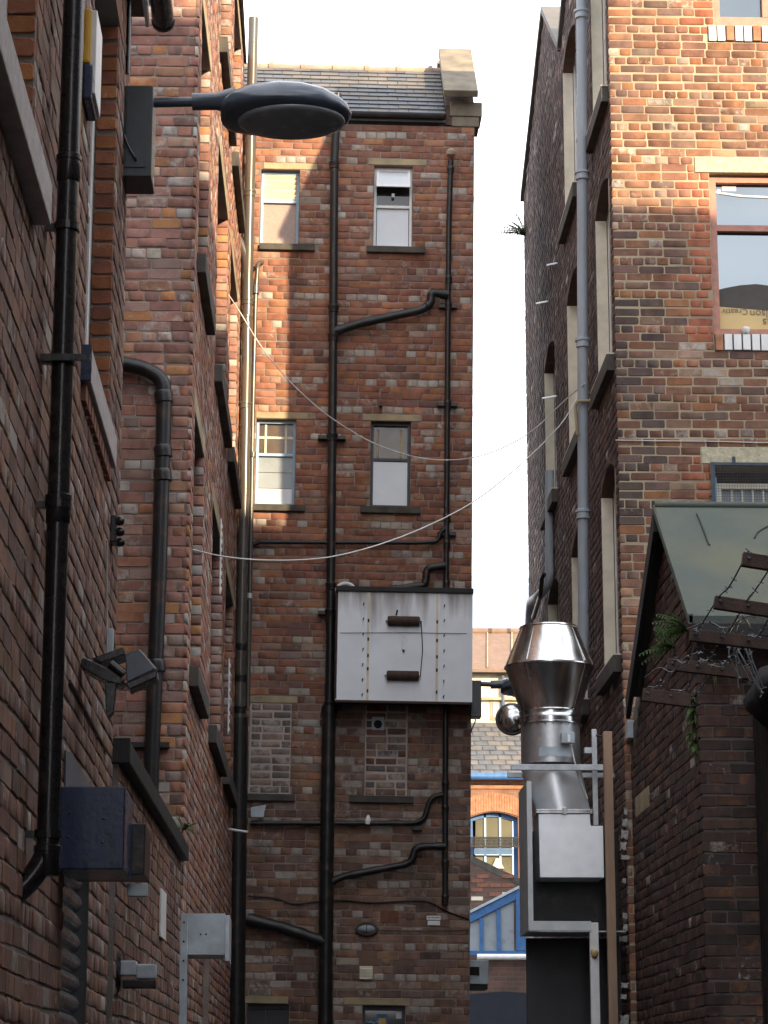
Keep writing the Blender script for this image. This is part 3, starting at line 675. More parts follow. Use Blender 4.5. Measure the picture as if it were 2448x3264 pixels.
MB().tube([TW(*tpx(1262, 1962, DB), DB+.012), TW(*tpx(1267, 1945, DB), DB+.012)], .009, 6).build('stub', m_iron, bx)
rngp = [TW(*tpx(1102+28*math.cos(t), 1884-24*math.sin(t), .3), .3) for t in [math.pi*k/12 for k in range(13)]]
tag(MB().tube(rngp, .022, 8).build('plastic_collar', m_white, smooth=50), 'white half ring of plastic lying on top of the white metal enclosure', 'ring')

# small fittings on the lower tower
u0, u1, z0, z1 = rect(tpx, 1185, 2286, 1224, 2327)
v = thing('outlet_vent', 'small grey square vent with a round hole in the blocked tower window', 'vent', TW((u0+u1)/2, z0, 0))
m = MB().mbox(TW, u0, u1, z0, z1, -.01, .018); m.build('plate', m_steelgrey, v, bevel=.004)
MB().lathe([(.045, 0), (.045, .004), (.04, .005)], TW((u0+u1)/2, (z0+z1)/2-.01, .0185), (0, -1, 0), 16).build('opening', m_dark, v)
MB().mbox(TW, u0+.01, u1-.01, z1-.035, z1-.015, .018, .034).build('hood', m_steelgrey, v, bevel=.004)
c_ = TW(*tpx(1168, 2962), .0)
v = thing('bulkhead_lamp', 'oval grey bulkhead lamp on the lower brick tower', 'lamp', c_)
def oval(rx, rz, y, n=24): return [c_+Vector((rx*math.cos(2*math.pi*k/n), -y, rz*math.sin(2*math.pi*k/n))) for k in range(n)]
def loft(rings, mb=None):
    mb = mb or MB(); n = len(rings[0]); vs = [p for r in rings for p in r]
    fs = [(i*n+k, i*n+(k+1) % n, (i+1)*n+(k+1) % n, (i+1)*n+k) for i in range(len(rings)-1) for k in range(n)]
    fs += [tuple(range(n)), tuple((len(rings)-1)*n+k for k in range(n))]
    return mb.add(vs, fs)
loft([oval(.115, .07, 0), oval(.118, .073, .04), oval(.105, .06, .055), oval(.09, .045, .052)]).build('housing', m_stone_dark, v, smooth=40)
loft([oval(.088, .043, .05), oval(.075, .034, .068), oval(.03, .012, .078)]).build('glass', m_greyglass, v, smooth=50)
MB().tube([c_+Vector((0, -.06, .065)), c_+Vector((0, -.088, 0)), c_+Vector((0, -.06, -.065))], .006, 6).build('guard_bar', m_stone_dark, v)
u0, u1, z0, z1 = rect(tpx, 1146, 3079, 1188, 3121)
v = thing('louvre_vent', 'square cream louvred vent low on the brick tower', 'vent', TW((u0+u1)/2, z0, 0))
MB().mbox(TW, u0, u1, z0, z1, -.01, .012).build('backplate', m_cream, v, bevel=.003)
for k in range(4):
    zz = z0+.012+k*(z1-z0-.02)/4
    MB().mbox(lambda u, z, d: TW(u, z-d*.4, d), u0+.01, u1-.01, zz, zz+.02, .012, .032).build('louvre_slat', m_cream, v)
u0, u1, z0, z1 = rect(tpx, 1360, 2919, 1404, 2949)
v = thing('sign_plate', 'small white lettered plate near the slim pipe on the lower tower', 'sign', TW((u0+u1)/2, z0, 0))
MB().mbox(TW, u0, u1, z0+.055, z1, 0, .01).build('plate', m_white, v)
MB().mbox(TW, u0+.01, u1-.005, z0, z0+.045, 0, .01).build('plate', m_white, v)
for k in range(9): MB().mbox(TW, u0+.012+k*.014, u0+.021+k*.014, z0+.07, z0+.085, .01, .0115).build('print_mark', m_ink, v)
u, z = tpx(1398, 2920); u, z = tpx(1213, 1292)
tag(MB().prism([TW(u-.02, z-.02, 0), TW(u+.02, z-.02, 0), TW(u+.01, z+.02, 0), TW(u, z+.035, 0)], (0, -.05, 0)).build('iron_hook', m_iron, bevel=.003), 'tiny dark iron hook on the tower wall above the amber window', 'hook')
u0, u1, z0, z1 = rect(tpx, 800, 2565, 842, 2605, .1)
tag(MB().prism([TW(u0, z0, .1), TW(u1, z0, .1), TW(u1, z0+.05, .1), TW(u1+.02, z1, .1), TW(u0, z1-.03, .1)], (0, -.02, 0)).build('flashing_scrap', m_steelgrey), 'bent grey lead scrap sticking out beside the tall pipe in the corner', 'flashing')

# ================================================================== near brick building on the left
nearb = thing('brick_building', 'nearest red brown brick building on the left with painted sills and black downpipe', 'building', (-.93, 10, 0))
NE = 12.05; NZ = snap(7.1)
n1 = (6.2, 7.88, snap(4.66), snap(6.55)); n2 = (9.95, 11.3, snap(4.66), snap(6.74))
sh = (9.75, 10.78, 0., snap(2.72))
lv = (8.55, 8.8, 0, 0)
holes = [n1, n2, sh]
sk = holes+[(n1[0]-.1, n1[1]+.12, n1[2]-.16, n1[2]), (n2[0]-.12, n2[1]+.02, n2[2]-.16, n2[2]), (n2[0]-.1, n2[1]+.1, n2[3], n2[3]+.24), (n1[0], n1[1]+.1, n1[3], n1[3]+.24)]
slab(nearb, LN, -6, NE, 0, NZ, holes, m_mort_dark, thick=.25)
bl = []
lay(bl, LN, 5.0, NE+.008, 0, NZ, sk, PAL_NEAR, seed=21)
lay(bl, LN, -6, 5.0, 0, NZ, (), PAL_NEAR, seed=22)
# window jambs: the far reveal of each opening faces the alley mouth
def JN1(u, z, d=0): return Vector((-.93-u, n1[1]-.009-d, z))
def JN2(u, z, d=0): return Vector((-.93-u, n2[1]-.009-d, z))
lay(bl, JN1, -.004, .115, n1[2], n1[3], (), PAL_JAMB, seed=23, headers_only=True, joint=.012)
lay(bl, JN2, -.004, .105, n2[2], n2[3], (), PAL_JAMB, seed=24, headers_only=True, joint=.012)
def NEND(u, z, d=0): return Vector((-.93-u, NE+d, z))
slab(nearb, NEND, .26, 3.0, 0, NZ, [], m_mort_dark, thick=.25, name='end_wall')
lay(bl, NEND, .0, 3.0, 0, NZ, (), PAL_NEAR, seed=25)
finish_bricks(nearb, bl, .35)
MB().box(-6, -1.2, -6, NE-.3, NZ-.1, NZ-.02).build('attic_floor', m_tar, nearb)
# roof with eaves: soffit, fascia, gutter
ez = onX(500, 40, -.80).z
MB().prism([(-.80, -6, NZ+.13), (-4.3, -6, NZ+4.6), (-8, -6, NZ+.13), (-8, -6, NZ+.08), (-.80, -6, NZ+.08)], (0, NE+6.05, 0)).build('roof', m_slate, nearb)
MB().box(-1.2, -.857, -6, NE+.02, NZ+.001, NZ+.03).build('soffit', m_black, nearb)
MB().box(-.856, -.84, -6, NE+.03, NZ-.05, NZ+.078).build('fascia', m_white, nearb)
pts = [Vector((-.772+.058*math.cos(t), -6, NZ+.035+.058*math.sin(t))) for t in [math.pi+math.pi*k/10 for k in range(11)]]
MB().prism(pts, (0, NE+6.12, 0)).build('gutter', m_black, nearb, smooth=40)
MB().prism([Vector((-.772+.064*math.cos(t), NE+.12, NZ+.037+.064*math.sin(t))) for t in [math.pi+math.pi*k/10 for k in range(11)]], (0, .03, 0)).build('gutter_stop', m_black, nearb, smooth=40)
# the two windows: white frames, panes, sills, lintels
for w, nm in ((n1, 'window'), (n2, 'window')):
    f = frame_part(nearb, LN, w[0]+.005, w[1]-.105 if w is n2 else w[1]-.005, w[2]+.004, w[3]-.004, .07, -.2, -.10, m_white, nm, bars_z=((w[2]+w[3])/2,))
    part_box('pane', m_glass, f, LN, w[0]+.05, w[1]-.08, w[2]+.06, w[3]-.06, -.17, -.16, 0)
part_box('reveal_lining', m_white, nearb, lambda u, z, d: Vector((-.93-.105-u, n2[1]-.001-d, z)), .0, .09, n2[2]+.004, n2[3]-.004, -.0, .03, 0)
m_mauve = M('mauve_masonry_paint', (.42, .38, .37), .75, var=.22, vs=16, bump=.4, bs=60)
part_box('sill', m_mauve, nearb, LN, n1[0]-.1, n1[1]+.11, n1[2]-.155, n1[2]-.004, -.2, .06, .008)
s2 = part_box('sill', m_mauve, nearb, LN, n2[0]-.1, n2[1]+.015, n2[2]-.155, n2[2]-.004, -.2, .04, .008)
part_box('painted_end', m_navy, s2, LN, n2[0]-.115, n2[0]-.101, n2[2]-.157, n2[2]-.002, -.02, .043, .003)
for k in range(10):
    u = n2[0]-.09+k*(n2[1]-n2[0]+.07)/10
    part_box('corbel_brick', m_terra, nearb, LN, u+.008, u+.108, n2[2]-.235, n2[2]-.16, -.02, .022, .005)
for w in (n1, n2): part_box('lintel', m_terra, nearb, LN, w[0]-.1, w[1]+.1, w[3]+.004, w[3]+.236, -.2, .004, .006)
# roller shutter in its opening
MB().mbox(LN, sh[0]+.02, sh[1]-.02, sh[3]-.16, sh[3]-.004, -.2, -.06).build('shutter_box', m_tar, nearb)
ns = 30
for k in range(ns):
    z = .02+k*(sh[3]-.2)/ns; h = (sh[3]-.2)/ns
    q = [(-.034, z), (-.016, z+h*.15), (-.006, z+h*.5), (-.016, z+h*.8), (-.034, z+h*.92)]
    MB().prism([LN(sh[0]+.03, zz, dd) for dd, zz in q], LN(sh[1]-.12, 0, 0)-LN(sh[0]+.03, 0, 0)).build('shutter_slat', m_lampgrey, nearb, smooth=60)
MB().mbox(LN, sh[1]-.028, sh[1]-.002, 0, sh[3]-.17, -.1, .012).build('shutter_guide', m_tar, nearb)

# black downpipe in front of the near wall
def lp(x, y, X=-.855): p = onX(x, y, X); return (p.y, p.z, X+.93)
PX = -.855; py = 8.36
t = thing('downpipe', 'glossy black downpipe with clips on the nearest left wall', 'pipe', (PX, py, 2.2))
zb = onY(150, 2770, py).z
lean = .0
MB().tube(fillet([(PX, py, NZ+.1), (PX, py, zb+.05), (-.90, py-.01, zb-.03), (-.96, py-.02, zb-.09)], .05, 8), .0385, 24).build('pipe', m_black, t, smooth=40)
MB().tube([(-.945, py-.03, zb-.1), (-.945, py-.03, zb-.5)], .012, 10).build('tail_pipe', m_black, t, smooth=40)
for y in (540, 1625, 2745):
    z = onY(170, y, py).z; MB().lathe([(.039, -.05), (.0425, -.045), (.0425, .03), (.046, .032), (.046, .05), (.0385, .055)], (PX, py, z), n=24).build('collar', m_black, t, smooth=35)
for y, w in ((725, .05), (1150, .09), (1610, .05), (2660, .075)):
    z = onY(170, y, py).z
    b = MB().box(-.945, PX+.0, py-.012, py+.012, z-.012, z+.012); b.lathe([(.0385, -.014), (.046, -.014), (.046, .014), (.0385, .014)], (PX, py, z), n=20)
    if y == 1150: b.box(-.99, PX+.10, py-.055, py-.042, z-.014, z+.01)
    b.build('clip', m_black, t)
# yellow and blue alarm box
p = onX(297, 180, -.93+.0)
yb = thing('alarm_box', 'yellow and navy alarm box on the nearest left wall behind the downpipe', 'alarm', (-.93, 9.55, 5.9))
za, zm, zc_ = onY(300, 330, 9.55).z, onY(300, 215, 9.55).z, onY(300, 40, 9.55).z
xr = onY(309, 180, 9.55).x
MB().box(-.93, xr-.022, 9.5, 9.75, zm, zc_).build('upper_cover', m_yellow, yb, bevel=.012)
MB().box(-.93, xr-.012, 9.5, 9.75, za, zm-.002).build('lower_cover', m_navy, yb, bevel=.012)
MB().box(-.93, xr, 9.515, 9.78, za+.03, zc_-.004).build('backplate', m_white, yb, bevel=.006)
# cable down to the lamp box
cable('black_cable', 'black cable dropping down the near left wall to the street lamp box', [LN(11.72, z, .012) for z in (7.15, 6.9, 6.65)], .012, m_black)
# louvre, sensor, cable and small items on the wall
u0, z1 = lpx(147, 1632); u1, z0 = lpx(172, 1745)
t = thing('plastic_louvre', 'small pale louvre vent half hidden by the near downpipe', 'vent', LN(8.8, 3.5, 0))
MB().mbox(LN, 8.62, 8.86, z0-.02, z1+.02, -.005, .012).build('backplate', m_cream, t, bevel=.003)
for k in range(7): MB().mbox(lambda u, z, d: LN(u, z-d*.5, d), 8.64, 8.84, z0+.0+k*(z1-z0)/7, z0+.02+k*(z1-z0)/7, .012, .035).build('louvre_slat', m_iron, t)
p = onX(372, 1690, -.9)
t = thing('cable_gland_block', 'small black block with round knobs at the corner of the near left wall', 'fitting', (-.93, p.y, p.z))
MB().box(-.93, -.9, p.y-.02, p.y+.09, p.z-.06, p.z+.07).build('plate', m_black, t, bevel=.006)
for k in range(3): MB().lathe([(.02, 0), (.024, .01), (.02, .028), (.008, .036)], (-.9, p.y+.0+k*.03, p.z+.045-k*.045), (1, 0, 0), 12).build('knob', m_black, t, smooth=40)
cable('white_cable', 'thin white cable dropping straight down near the corner of the near left wall', [LN(*lpx(341, y, .01), .01) for y in (1720, 1850, 2000, 2090)], .005, m_cable)
# twin floodlights
fp = onX(350, 2190, -.80); fy = fp.y
t = thing('twin_floodlight', 'pair of black floodlights on a wall bracket at the near left corner', 'floodlight', (-.93, fy, fp.z-.2))
def fl(x, y): return onY(x, y, fy)
MB().prism([fl(333, 2175), fl(372, 2175), fl(362, 2270), fl(345, 2288), fl(338, 2280)], (0, .06, 0)).build('wall_bracket', m_black, t, bevel=.004)
MB().prism([fl(258, 2102), fl(268, 2095), fl(368, 2140), fl(398, 2168), fl(385, 2182), fl(340, 2172), (fl(258, 2128))], (0, .14, 0)).build('housing', m_black, t, bevel=.005)
MB().prism([fl(292, 2098), fl(392, 2062), fl(399, 2085), fl(322, 2112)], (0, .18, 0)).build('hood', m_black, t, bevel=.004)
MB().prism([fl(398, 2085), fl(444, 2070), fl(496, 2132), fl(404, 2176)], (0, .12, .02)).build('housing', m_lampgrey, t, bevel=.005)
MB().prism([fl(398, 2178), fl(500, 2134), fl(500, 2158), fl(412, 2198)], (0, .14, .0)).build('rim', m_black, t, bevel=.005)
MB().tube([fl(352, 2115), fl(395, 2150)], .02, 10).build('swivel', m_black, t, smooth=40)
p0, p1 = onX(352, 2005, -.92), onX(345, 2085, -.92)
tag(MB().box(-.93, -.905, p0.y-.02, p0.y+.03, p1.z, p0.z).build('junction_strip', m_steelgrey, bevel=.004), 'short grey metal strip above the twin floodlights on the left wall', 'bracket')
tag(MB().prism([LN(*lpx(x, y, .004), .004) for x, y in ((205, 2392), (222, 2398), (250, 2450), (292, 2512), (205, 2530))], (.006, 0, 0)).build('lead_flashing', M('lead_grey', (.14, .14, .155), .6), None), 'grey triangular lead patch on the near left wall above the blue box', 'flashing')
cable('black_cable', 'dark cable following a mortar joint below the twin floodlights', [LN(*lpx(x, y, .008), .008) for x, y in ((222, 2172), (250, 2220), (285, 2292), (305, 2330), (342, 2396))], .007, m_iron)
# blue box projecting beside the shutter
u = onY(400, 2640, 9.55); a = onY(300, 2512, 9.55); b = onY(300, 2775, 9.55)
t = thing('blue_box', 'dark blue painted metal box jutting from the wall above the roller shutter', 'box', (-.8, 9.6, b.z))
MB().box(-.93, u.x, 9.5, 9.95, b.z, a.z).build('body', m_navy, t, bevel=.006)
for x, y in ((330, 2610), (327, 2685), (222, 2590), (217, 2668)):
    q = onY(x, y, 9.5); MB().lathe([(.004, 0), (.005, .002), (.003, .004)], q, (0, -1, 0), 8).build('screw', m_iron, t)
MB().box(-.93, u.x+.05, 9.96, 10.3, b.z+.02, a.z-.09).build('side_cover', m_iron, t, bevel=.006)
MB().box(u.x-.02, u.x+.06, 10.0, 10.06, b.z-.06, b.z-.01).build('bracket', m_steelgrey, t, bevel=.004)

# ================================================================== low yard wall between the two left buildings
loww = thing('low_yard_wall', 'low dark brick wall with a black coping between the left hand buildings', 'wall', (-.9, 14.5, 0))
def LW(u, z, d=0): return Vector((-.90+(u-12.05)*.012+d, u, z))
LH = snap(3.2)
slab(loww, LW, NE+.01, 17.28, 0, LH, [], m_mort_dark, thick=.25)
bl = []; lay(bl, LW, NE+.012, 17.29, 0, LH, (), PAL_NEAR, seed=31); finish_bricks(loww, bl, .4)
MB().mbox(LW, NE+.02, 17.2, LH+.002, LH+.11, -.3, .05).build('coping', m_tar, loww, bevel=.01)
part_box('coping_end', m_tar, loww, LW, NE-.01, NE+.016, LH-.005, LH+.12, -.3, .055, .006)
a = onX(516, 2840, -.86); b = onX(516, 2995, -.86)
tag(MB().mbox(LW, a.y-.22, a.y+.22, b.z, a.z, .004, .016).build('sign_plate', m_white, bevel=.003), 'narrow white sign seen edge on along the low dark left wall', 'sign')
a = onX(400, 3090, -.84)
t = thing('wall_floodlight', 'grey floodlight on a round base on the low left wall', 'floodlight', (-.9, a.y, a.z))
q = LW(12.25, onX(368, 3090, -.89).z, .0)
MB().lathe([(.1, 0), (.1, .012), (.085, .02)], q, (1, 0, 0), 24).build('base', m_black, t, smooth=35)
MB().box(q.x+.02, q.x+.095, q.y-.06, q.y+.06, q.z-.02, q.z+.05).build('body', m_steelgrey, t, bevel=.006)
MB().box(q.x+.096, q.x+.19, q.y-.05, q.y+.05, q.z-.035, q.z+.035).build('head', m_steelgrey, t, bevel=.008)
MB().box(q.x+.03, q.x+.19, q.y-.055, q.y+.055, q.z-.08, q.z-.04).build('gear_tray', m_iron, t, bevel=.006)

# ================================================================== taller brick building behind it on the left
midb = thing('brick_building', 'tall pinkish brick building on the left with dark stone sills running to the tower', 'building', (-.83, 21, 0))
MZ = snap(13.0)
floors = [(4.64, 6.56), (7.76, 9.84), (10.8, 12.72)]; cols = [(17.72, 19.05), (20.6, 22.6), (23.35, 25.1)]
mh = [(c0, c1, snap(z0), snap(z1)) for z0, z1 in floors for c0, c1 in cols]
mh.append((20.3, 21.3, 0, snap(2.96)))
sk = list(mh)
for h in mh[:9]: sk += [(h[0]-.12, h[1]+.12, h[2]-.16, h[2]), (h[0]-.12, h[1]+.12, h[3], h[3]+.16)]
slab(midb, LM, 17.32, 25.99, 0, MZ, mh, m_mort, thick=.25)
bl = []
lay(bl, LM, 17.29, 25.98, 0, MZ, sk, PAL_PINK, seed=41)
slab(midb, LF, -3.2, -.845, 0, MZ, [], m_mort, thick=.25, name='return_wall')
lay(bl, LF, -2.6, -.832, 0, MZ, (), PAL_PINK, seed=42)
for i, h in enumerate(mh[:9]):
    def J(u, z, d=0, h=h): p = LM(h[1], z, 0); return Vector((p.x-u, h[1]-.009-d, z))
    lay(bl, J, -.004, .112, h[2], h[3], (), PAL_PINK, seed=50+i, headers_only=True)
finish_bricks(midb, bl, .3)
for h in mh[:9]:
    part_box('sill', m_stone_dark, midb, LM, h[0]-.12, h[1]+.12, h[2]-.156, h[2]-.004, -.2, .07, .008)
    part_box('lintel', m_stone, midb, LM, h[0]-.12, h[1]+.12, h[3]+.004, h[3]+.156, -.2, .004, .006)
    f = frame_part(midb, LM, h[0]+.01, h[1]-.004, h[2]+.004, h[3]-.004, .06, -.2, -.12, m_dframe, 'window', bars_z=((h[2]+h[3])/2,), bars_u=((h[0]+h[1])/2,))
    part_box('pane', m_glass, f, LM, h[0]+.05, h[1]-.05, h[2]+.05, h[3]-.05, -.18, -.17, 0)
h = mh[9]; part_box('door', m_dframe, midb, LM, h[0]+.01, h[1]-.01, .01, h[3]-.01, -.16, -.1, .004)
MB().prism([(-.7, 17.25, MZ+.001), (-5, 17.25, MZ+2.4), (-5, 17.25, MZ+2.3), (-.7, 17.25, MZ-.05)], (0, 8.7, 0)).build('roof', m_slate, midb)
for c0, z0, z1 in ((22.0, 6.05, 6.75), (24.2, 5.1, 5.85)):
    t = thing('slot_grille', 'slim white slotted grille on the far left wall '+('near the middle windows' if c0 < 23 else 'beside the tall corner pipe'), 'grille', LM(c0, z0, 0))
    MB().mbox(LM, c0, c0+.05, z0, z1, 0, .012).build('frame', m_white, t, bevel=.003)
    for k in range(9): MB().mbox(LM, c0+.012, c0+.04, z0+.03+k*(z1-z0-.04)/9, z0+.065+k*(z1-z0-.04)/9, .012, .02).build('slat', m_white, t)

MB().box(-8, -2.3, 12.2, 17.28, 0, 9.2).build('rear_shade_block', m_tex_dark, midb)  # unseen block added to dim the facing wall and the outbuilding
# rainwater pipe on the facing return wall
def lf(x, y, d=.07): p = onY(x, y, 17.3-d); return (p.x, p.z, d)
ptop = lf(360, 1160); pk = lf(520, 1235)
pipe_thing('rainwater_pipe', 'black rainwater pipe with a bend at the top on the facing left wall', LF,
    [lf(340, 1148), lf(470, 1176), lf(523, 1215), lf(523, 1290), lf(508, 1800), lf(485, 2380), lf(478, 2600)], .055, m_iron,
    collars=[lf(521, 1262), lf(519, 1436), lf(518, 1512), lf(497, 2120)], brackets=[(*lf(470, 2372)[:2], .05, .3)], fr=.14, cr_=1.2)
t = lf(455, 1172); 
# tall flue and companion pipes in the corner against the tower
FY = 25.78
def fq(x, y, Y=FY): return onY(x, y, Y)
t = thing('tall_flue_pipe', 'tall grey flue pipe rising above the roofs in the corner beside the tower', 'pipe', fq(765, 3300))
pth = [fq(808, 58), fq(800, 420), fq(790, 900), fq(779, 1570), fq(769, 2000), fq(764, 2300), fq(755, 3000), fq(752, 3400)]
MB().tube(pth[:6], .056, 20).build('pipe', m_greypipe, t, smooth=40)
MB().tube([fq(764, 2290)]+pth[6:], .09, 20).build('lower_pipe', m_iron, t, smooth=40)
for x, y in ((800, 420), (796, 615), (789, 960), (786, 1015), (782, 1290), (769, 2060), (768, 2160), (766, 2260)):
    MB().lathe([(.053, -.05), (.062, -.045), (.064, .0), (.07, .004), (.07, .025), (.053, .03)], fq(x, y), (.012, 0, 1), 20).build('collar', m_greypipe if y < 1900 else m_iron, t, smooth=40)
MB().tube(fillet([fq(745, 745), fq(768, 775), fq(788, 830), fq(786, 950)], .12, 6), .05, 16).build('side_branch', m_greypipe, t, smooth=40)
t = thing('slim_overflow_pipe', 'slim grey pipe close beside the tall flue in the tower corner', 'pipe', fq(800, 2200, 25.85))
MB().tube(fillet([fq(836, 835, 25.98), fq(822, 838, 25.85), fq(815, 930, 25.85), fq(806, 1300, 25.85), fq(800, 1700, 25.85), fq(790, 2250, 25.85)], .08), .024, 14).build('pipe', m_greypipe, t, smooth=40)
MB().lathe([(.025, -.05), (.04, -.045), (.04, .05), (.025, .055)], fq(815, 925, 25.85), n=14).build('collar', m_greypipe, t, smooth=40)
MB().lathe([(.025, -.03), (.034, -.025), (.034, .025), (.025, .03)], fq(806, 1450, 25.85), n=14).build('collar', m_greypipe, t, smooth=40)
MB().lathe([(.025, -.03), (.034, -.025), (.034, .025), (.025, .03)], fq(796, 1900, 25.85), n=14).build('collar', m_galv2, t, smooth=40)
tag(MB().tube([fq(722, 2642, 24.8), fq(790, 2652, 24.8)], .012, 8).build('steel_rod', m_white, smooth=40), 'short pale rod sticking out of the left wall by the corner pipe', 'rod')
# grey steel box over the doorway at the end of the left wall
By = 17.25
a = onY(583, 2912, By); b = onY(716, 3044, By)
t = thing('steel_door_box', 'pale grey steel shutter box with side channel at the foot of the facing left wall', 'shutter box', (a.x, By, b.z))
MB().box(a.x+.02, b.x, By, By+.5, b.z, a.z).build('box', m_steelgrey, t, bevel=.004)
MB().box(a.x-.02, a.x+.036, By-.006, By+.1, 0, a.z).build('channel', m_steelgrey, t, bevel=.004)
MB().box(b.x+.001, b.x+.03, By+.02, By+.5, b.z-.04, a.z-.01).build('end_plate', m_galv2, t, bevel=.003)
for k in range(4): MB().lathe([(.008, 0), (.006, .004)], (a.x+.01, By-.006, a.z-.06-k*.13), (0, -1, 0), 8).build('rivet', m_rust, t)
for k in range(2): MB().lathe([(.007, 0), (.005, .004)], ((a.x+b.x)/2-.02+k*.035, By, (a.z+b.z)/2), (0, -1, 0), 8).build('rivet', m_iron, t)

# ================================================================== brick warehouse on the right
ware = thing('brick_warehouse', 'tall brown brick warehouse on the right with sunlit face and twin gables', 'building', (4, 24, 0))
RE = 12.72; XE = 18.0
r1 = rect(rpx, 2268, -400, 2700, 80); r2 = rect(rpx, 2268, 548, 2700, 1078); r3 = rect(rpx, 2272, 1484, 2700, 1900)
r1 = (r1[0], 4.9, snap(r1[2]), snap(r1[3])); r2 = (r2[0], 4.9, snap(r2[2]), snap(r2[3])); r3 = (r3[0], 4.9, snap(r3[2]), snap(r3[3]))
l2x = rpx(2212, 500)[0]; l3x = rpx(2234, 1460)[0]; s1x = rpx(2256, 100)[0]; s2x = rpx(2278, 1100)[0]
rh = [r1, r2, r3]
sk = rh+[(l2x, 5.2, r2[3], r2[3]+.16), (l3x, 5.2, r3[3], r3[3]+.16), (s1x, 5.05, r1[2]-.16, r1[2]), (s2x, 5.05, r2[2]-.16, r2[2])]
def quoin(u, z, rng):
    for h in (r1, r2, r3):
        if h[2]-.1 < z < h[3]+.1 and h[0]-.21 < u < h[0]: return PAL_QUOIN
    if u < 3.15 and 6.3 < z < 8.6 and rng.random() < .5: return [(1, (.135, .10, .088), .25, .1, 1)]
    return None
slab(ware, RF, 2.745, XE, 0, RE, rh, m_mort_cream, front=-.0022, thick=.3)
bl = []
lay(bl, RF, 2.732, 5.6, 0, RE, sk, PAL_RIGHT, seed=61, joint=.0095, pal_fn=quoin)
FG = 29.7
wa = [(21.2, 22.3), (23.65, 24.9), (26.2, 27.4)]; fz = [(5.34, 7.05), (8.06, 9.78), (10.62, 12.4)]
sh_ = [(c0, c1, snap(z0), snap(z1+.16)) for z0, z1 in fz for c0, c1 in wa if not (z0 > 10 and c0 > 26)]
sk2 = list(sh_)
for h in sh_: sk2.append((h[0]-.1, h[1]+.1, h[2]-.16, h[2]))
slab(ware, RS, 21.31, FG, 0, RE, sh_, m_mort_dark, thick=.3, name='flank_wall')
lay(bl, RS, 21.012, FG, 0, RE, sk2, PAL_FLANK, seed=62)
gab = [(21.0, RE, 14.3, 22.55, 25.05), (25.05, RE, 13.95, 26.75, 29.7)]
for y0, zb_, za_, ya, y1 in gab:
    zf = RE if y1 < 26 else 12.72
    MB().prism([(2.752, y0+.002, zb_+.001), (2.752, ya, za_), (2.752, y1-.002, zf+.001)], (.25, 0, 0)).build('gable_wall', m_mort_dark, ware)
    def inside(u, z): 
        return z < (zb_+(za_-zb_)*(u-y0)/(ya-y0) if u < ya else za_+(zf-za_)*(u-ya)/(y1-ya))
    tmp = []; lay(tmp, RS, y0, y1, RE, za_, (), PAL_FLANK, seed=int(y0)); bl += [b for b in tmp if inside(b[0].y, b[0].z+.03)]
finish_bricks(ware, bl, .5)
for y0, zb_, za_, ya, y1 in gab:   # roof planes run back from the alley
    for (ua, z_a, ub, z_b) in ((y0-.02, zb_, ya, za_), (ya, za_, y1+.02, RE)):
        MB().prism([(2.70, ua, z_a+.01), (2.70, ub, z_b+.01), (2.70, ub, z_b+.09), (2.70, ua, z_a+.09)], (XE-2.7, 0, 0)).build('roof', m_slate2, ware)
MB().box(2.99, XE, 29.4, 29.68, 0, RE).build('rear_wall', m_tex_dark, ware)
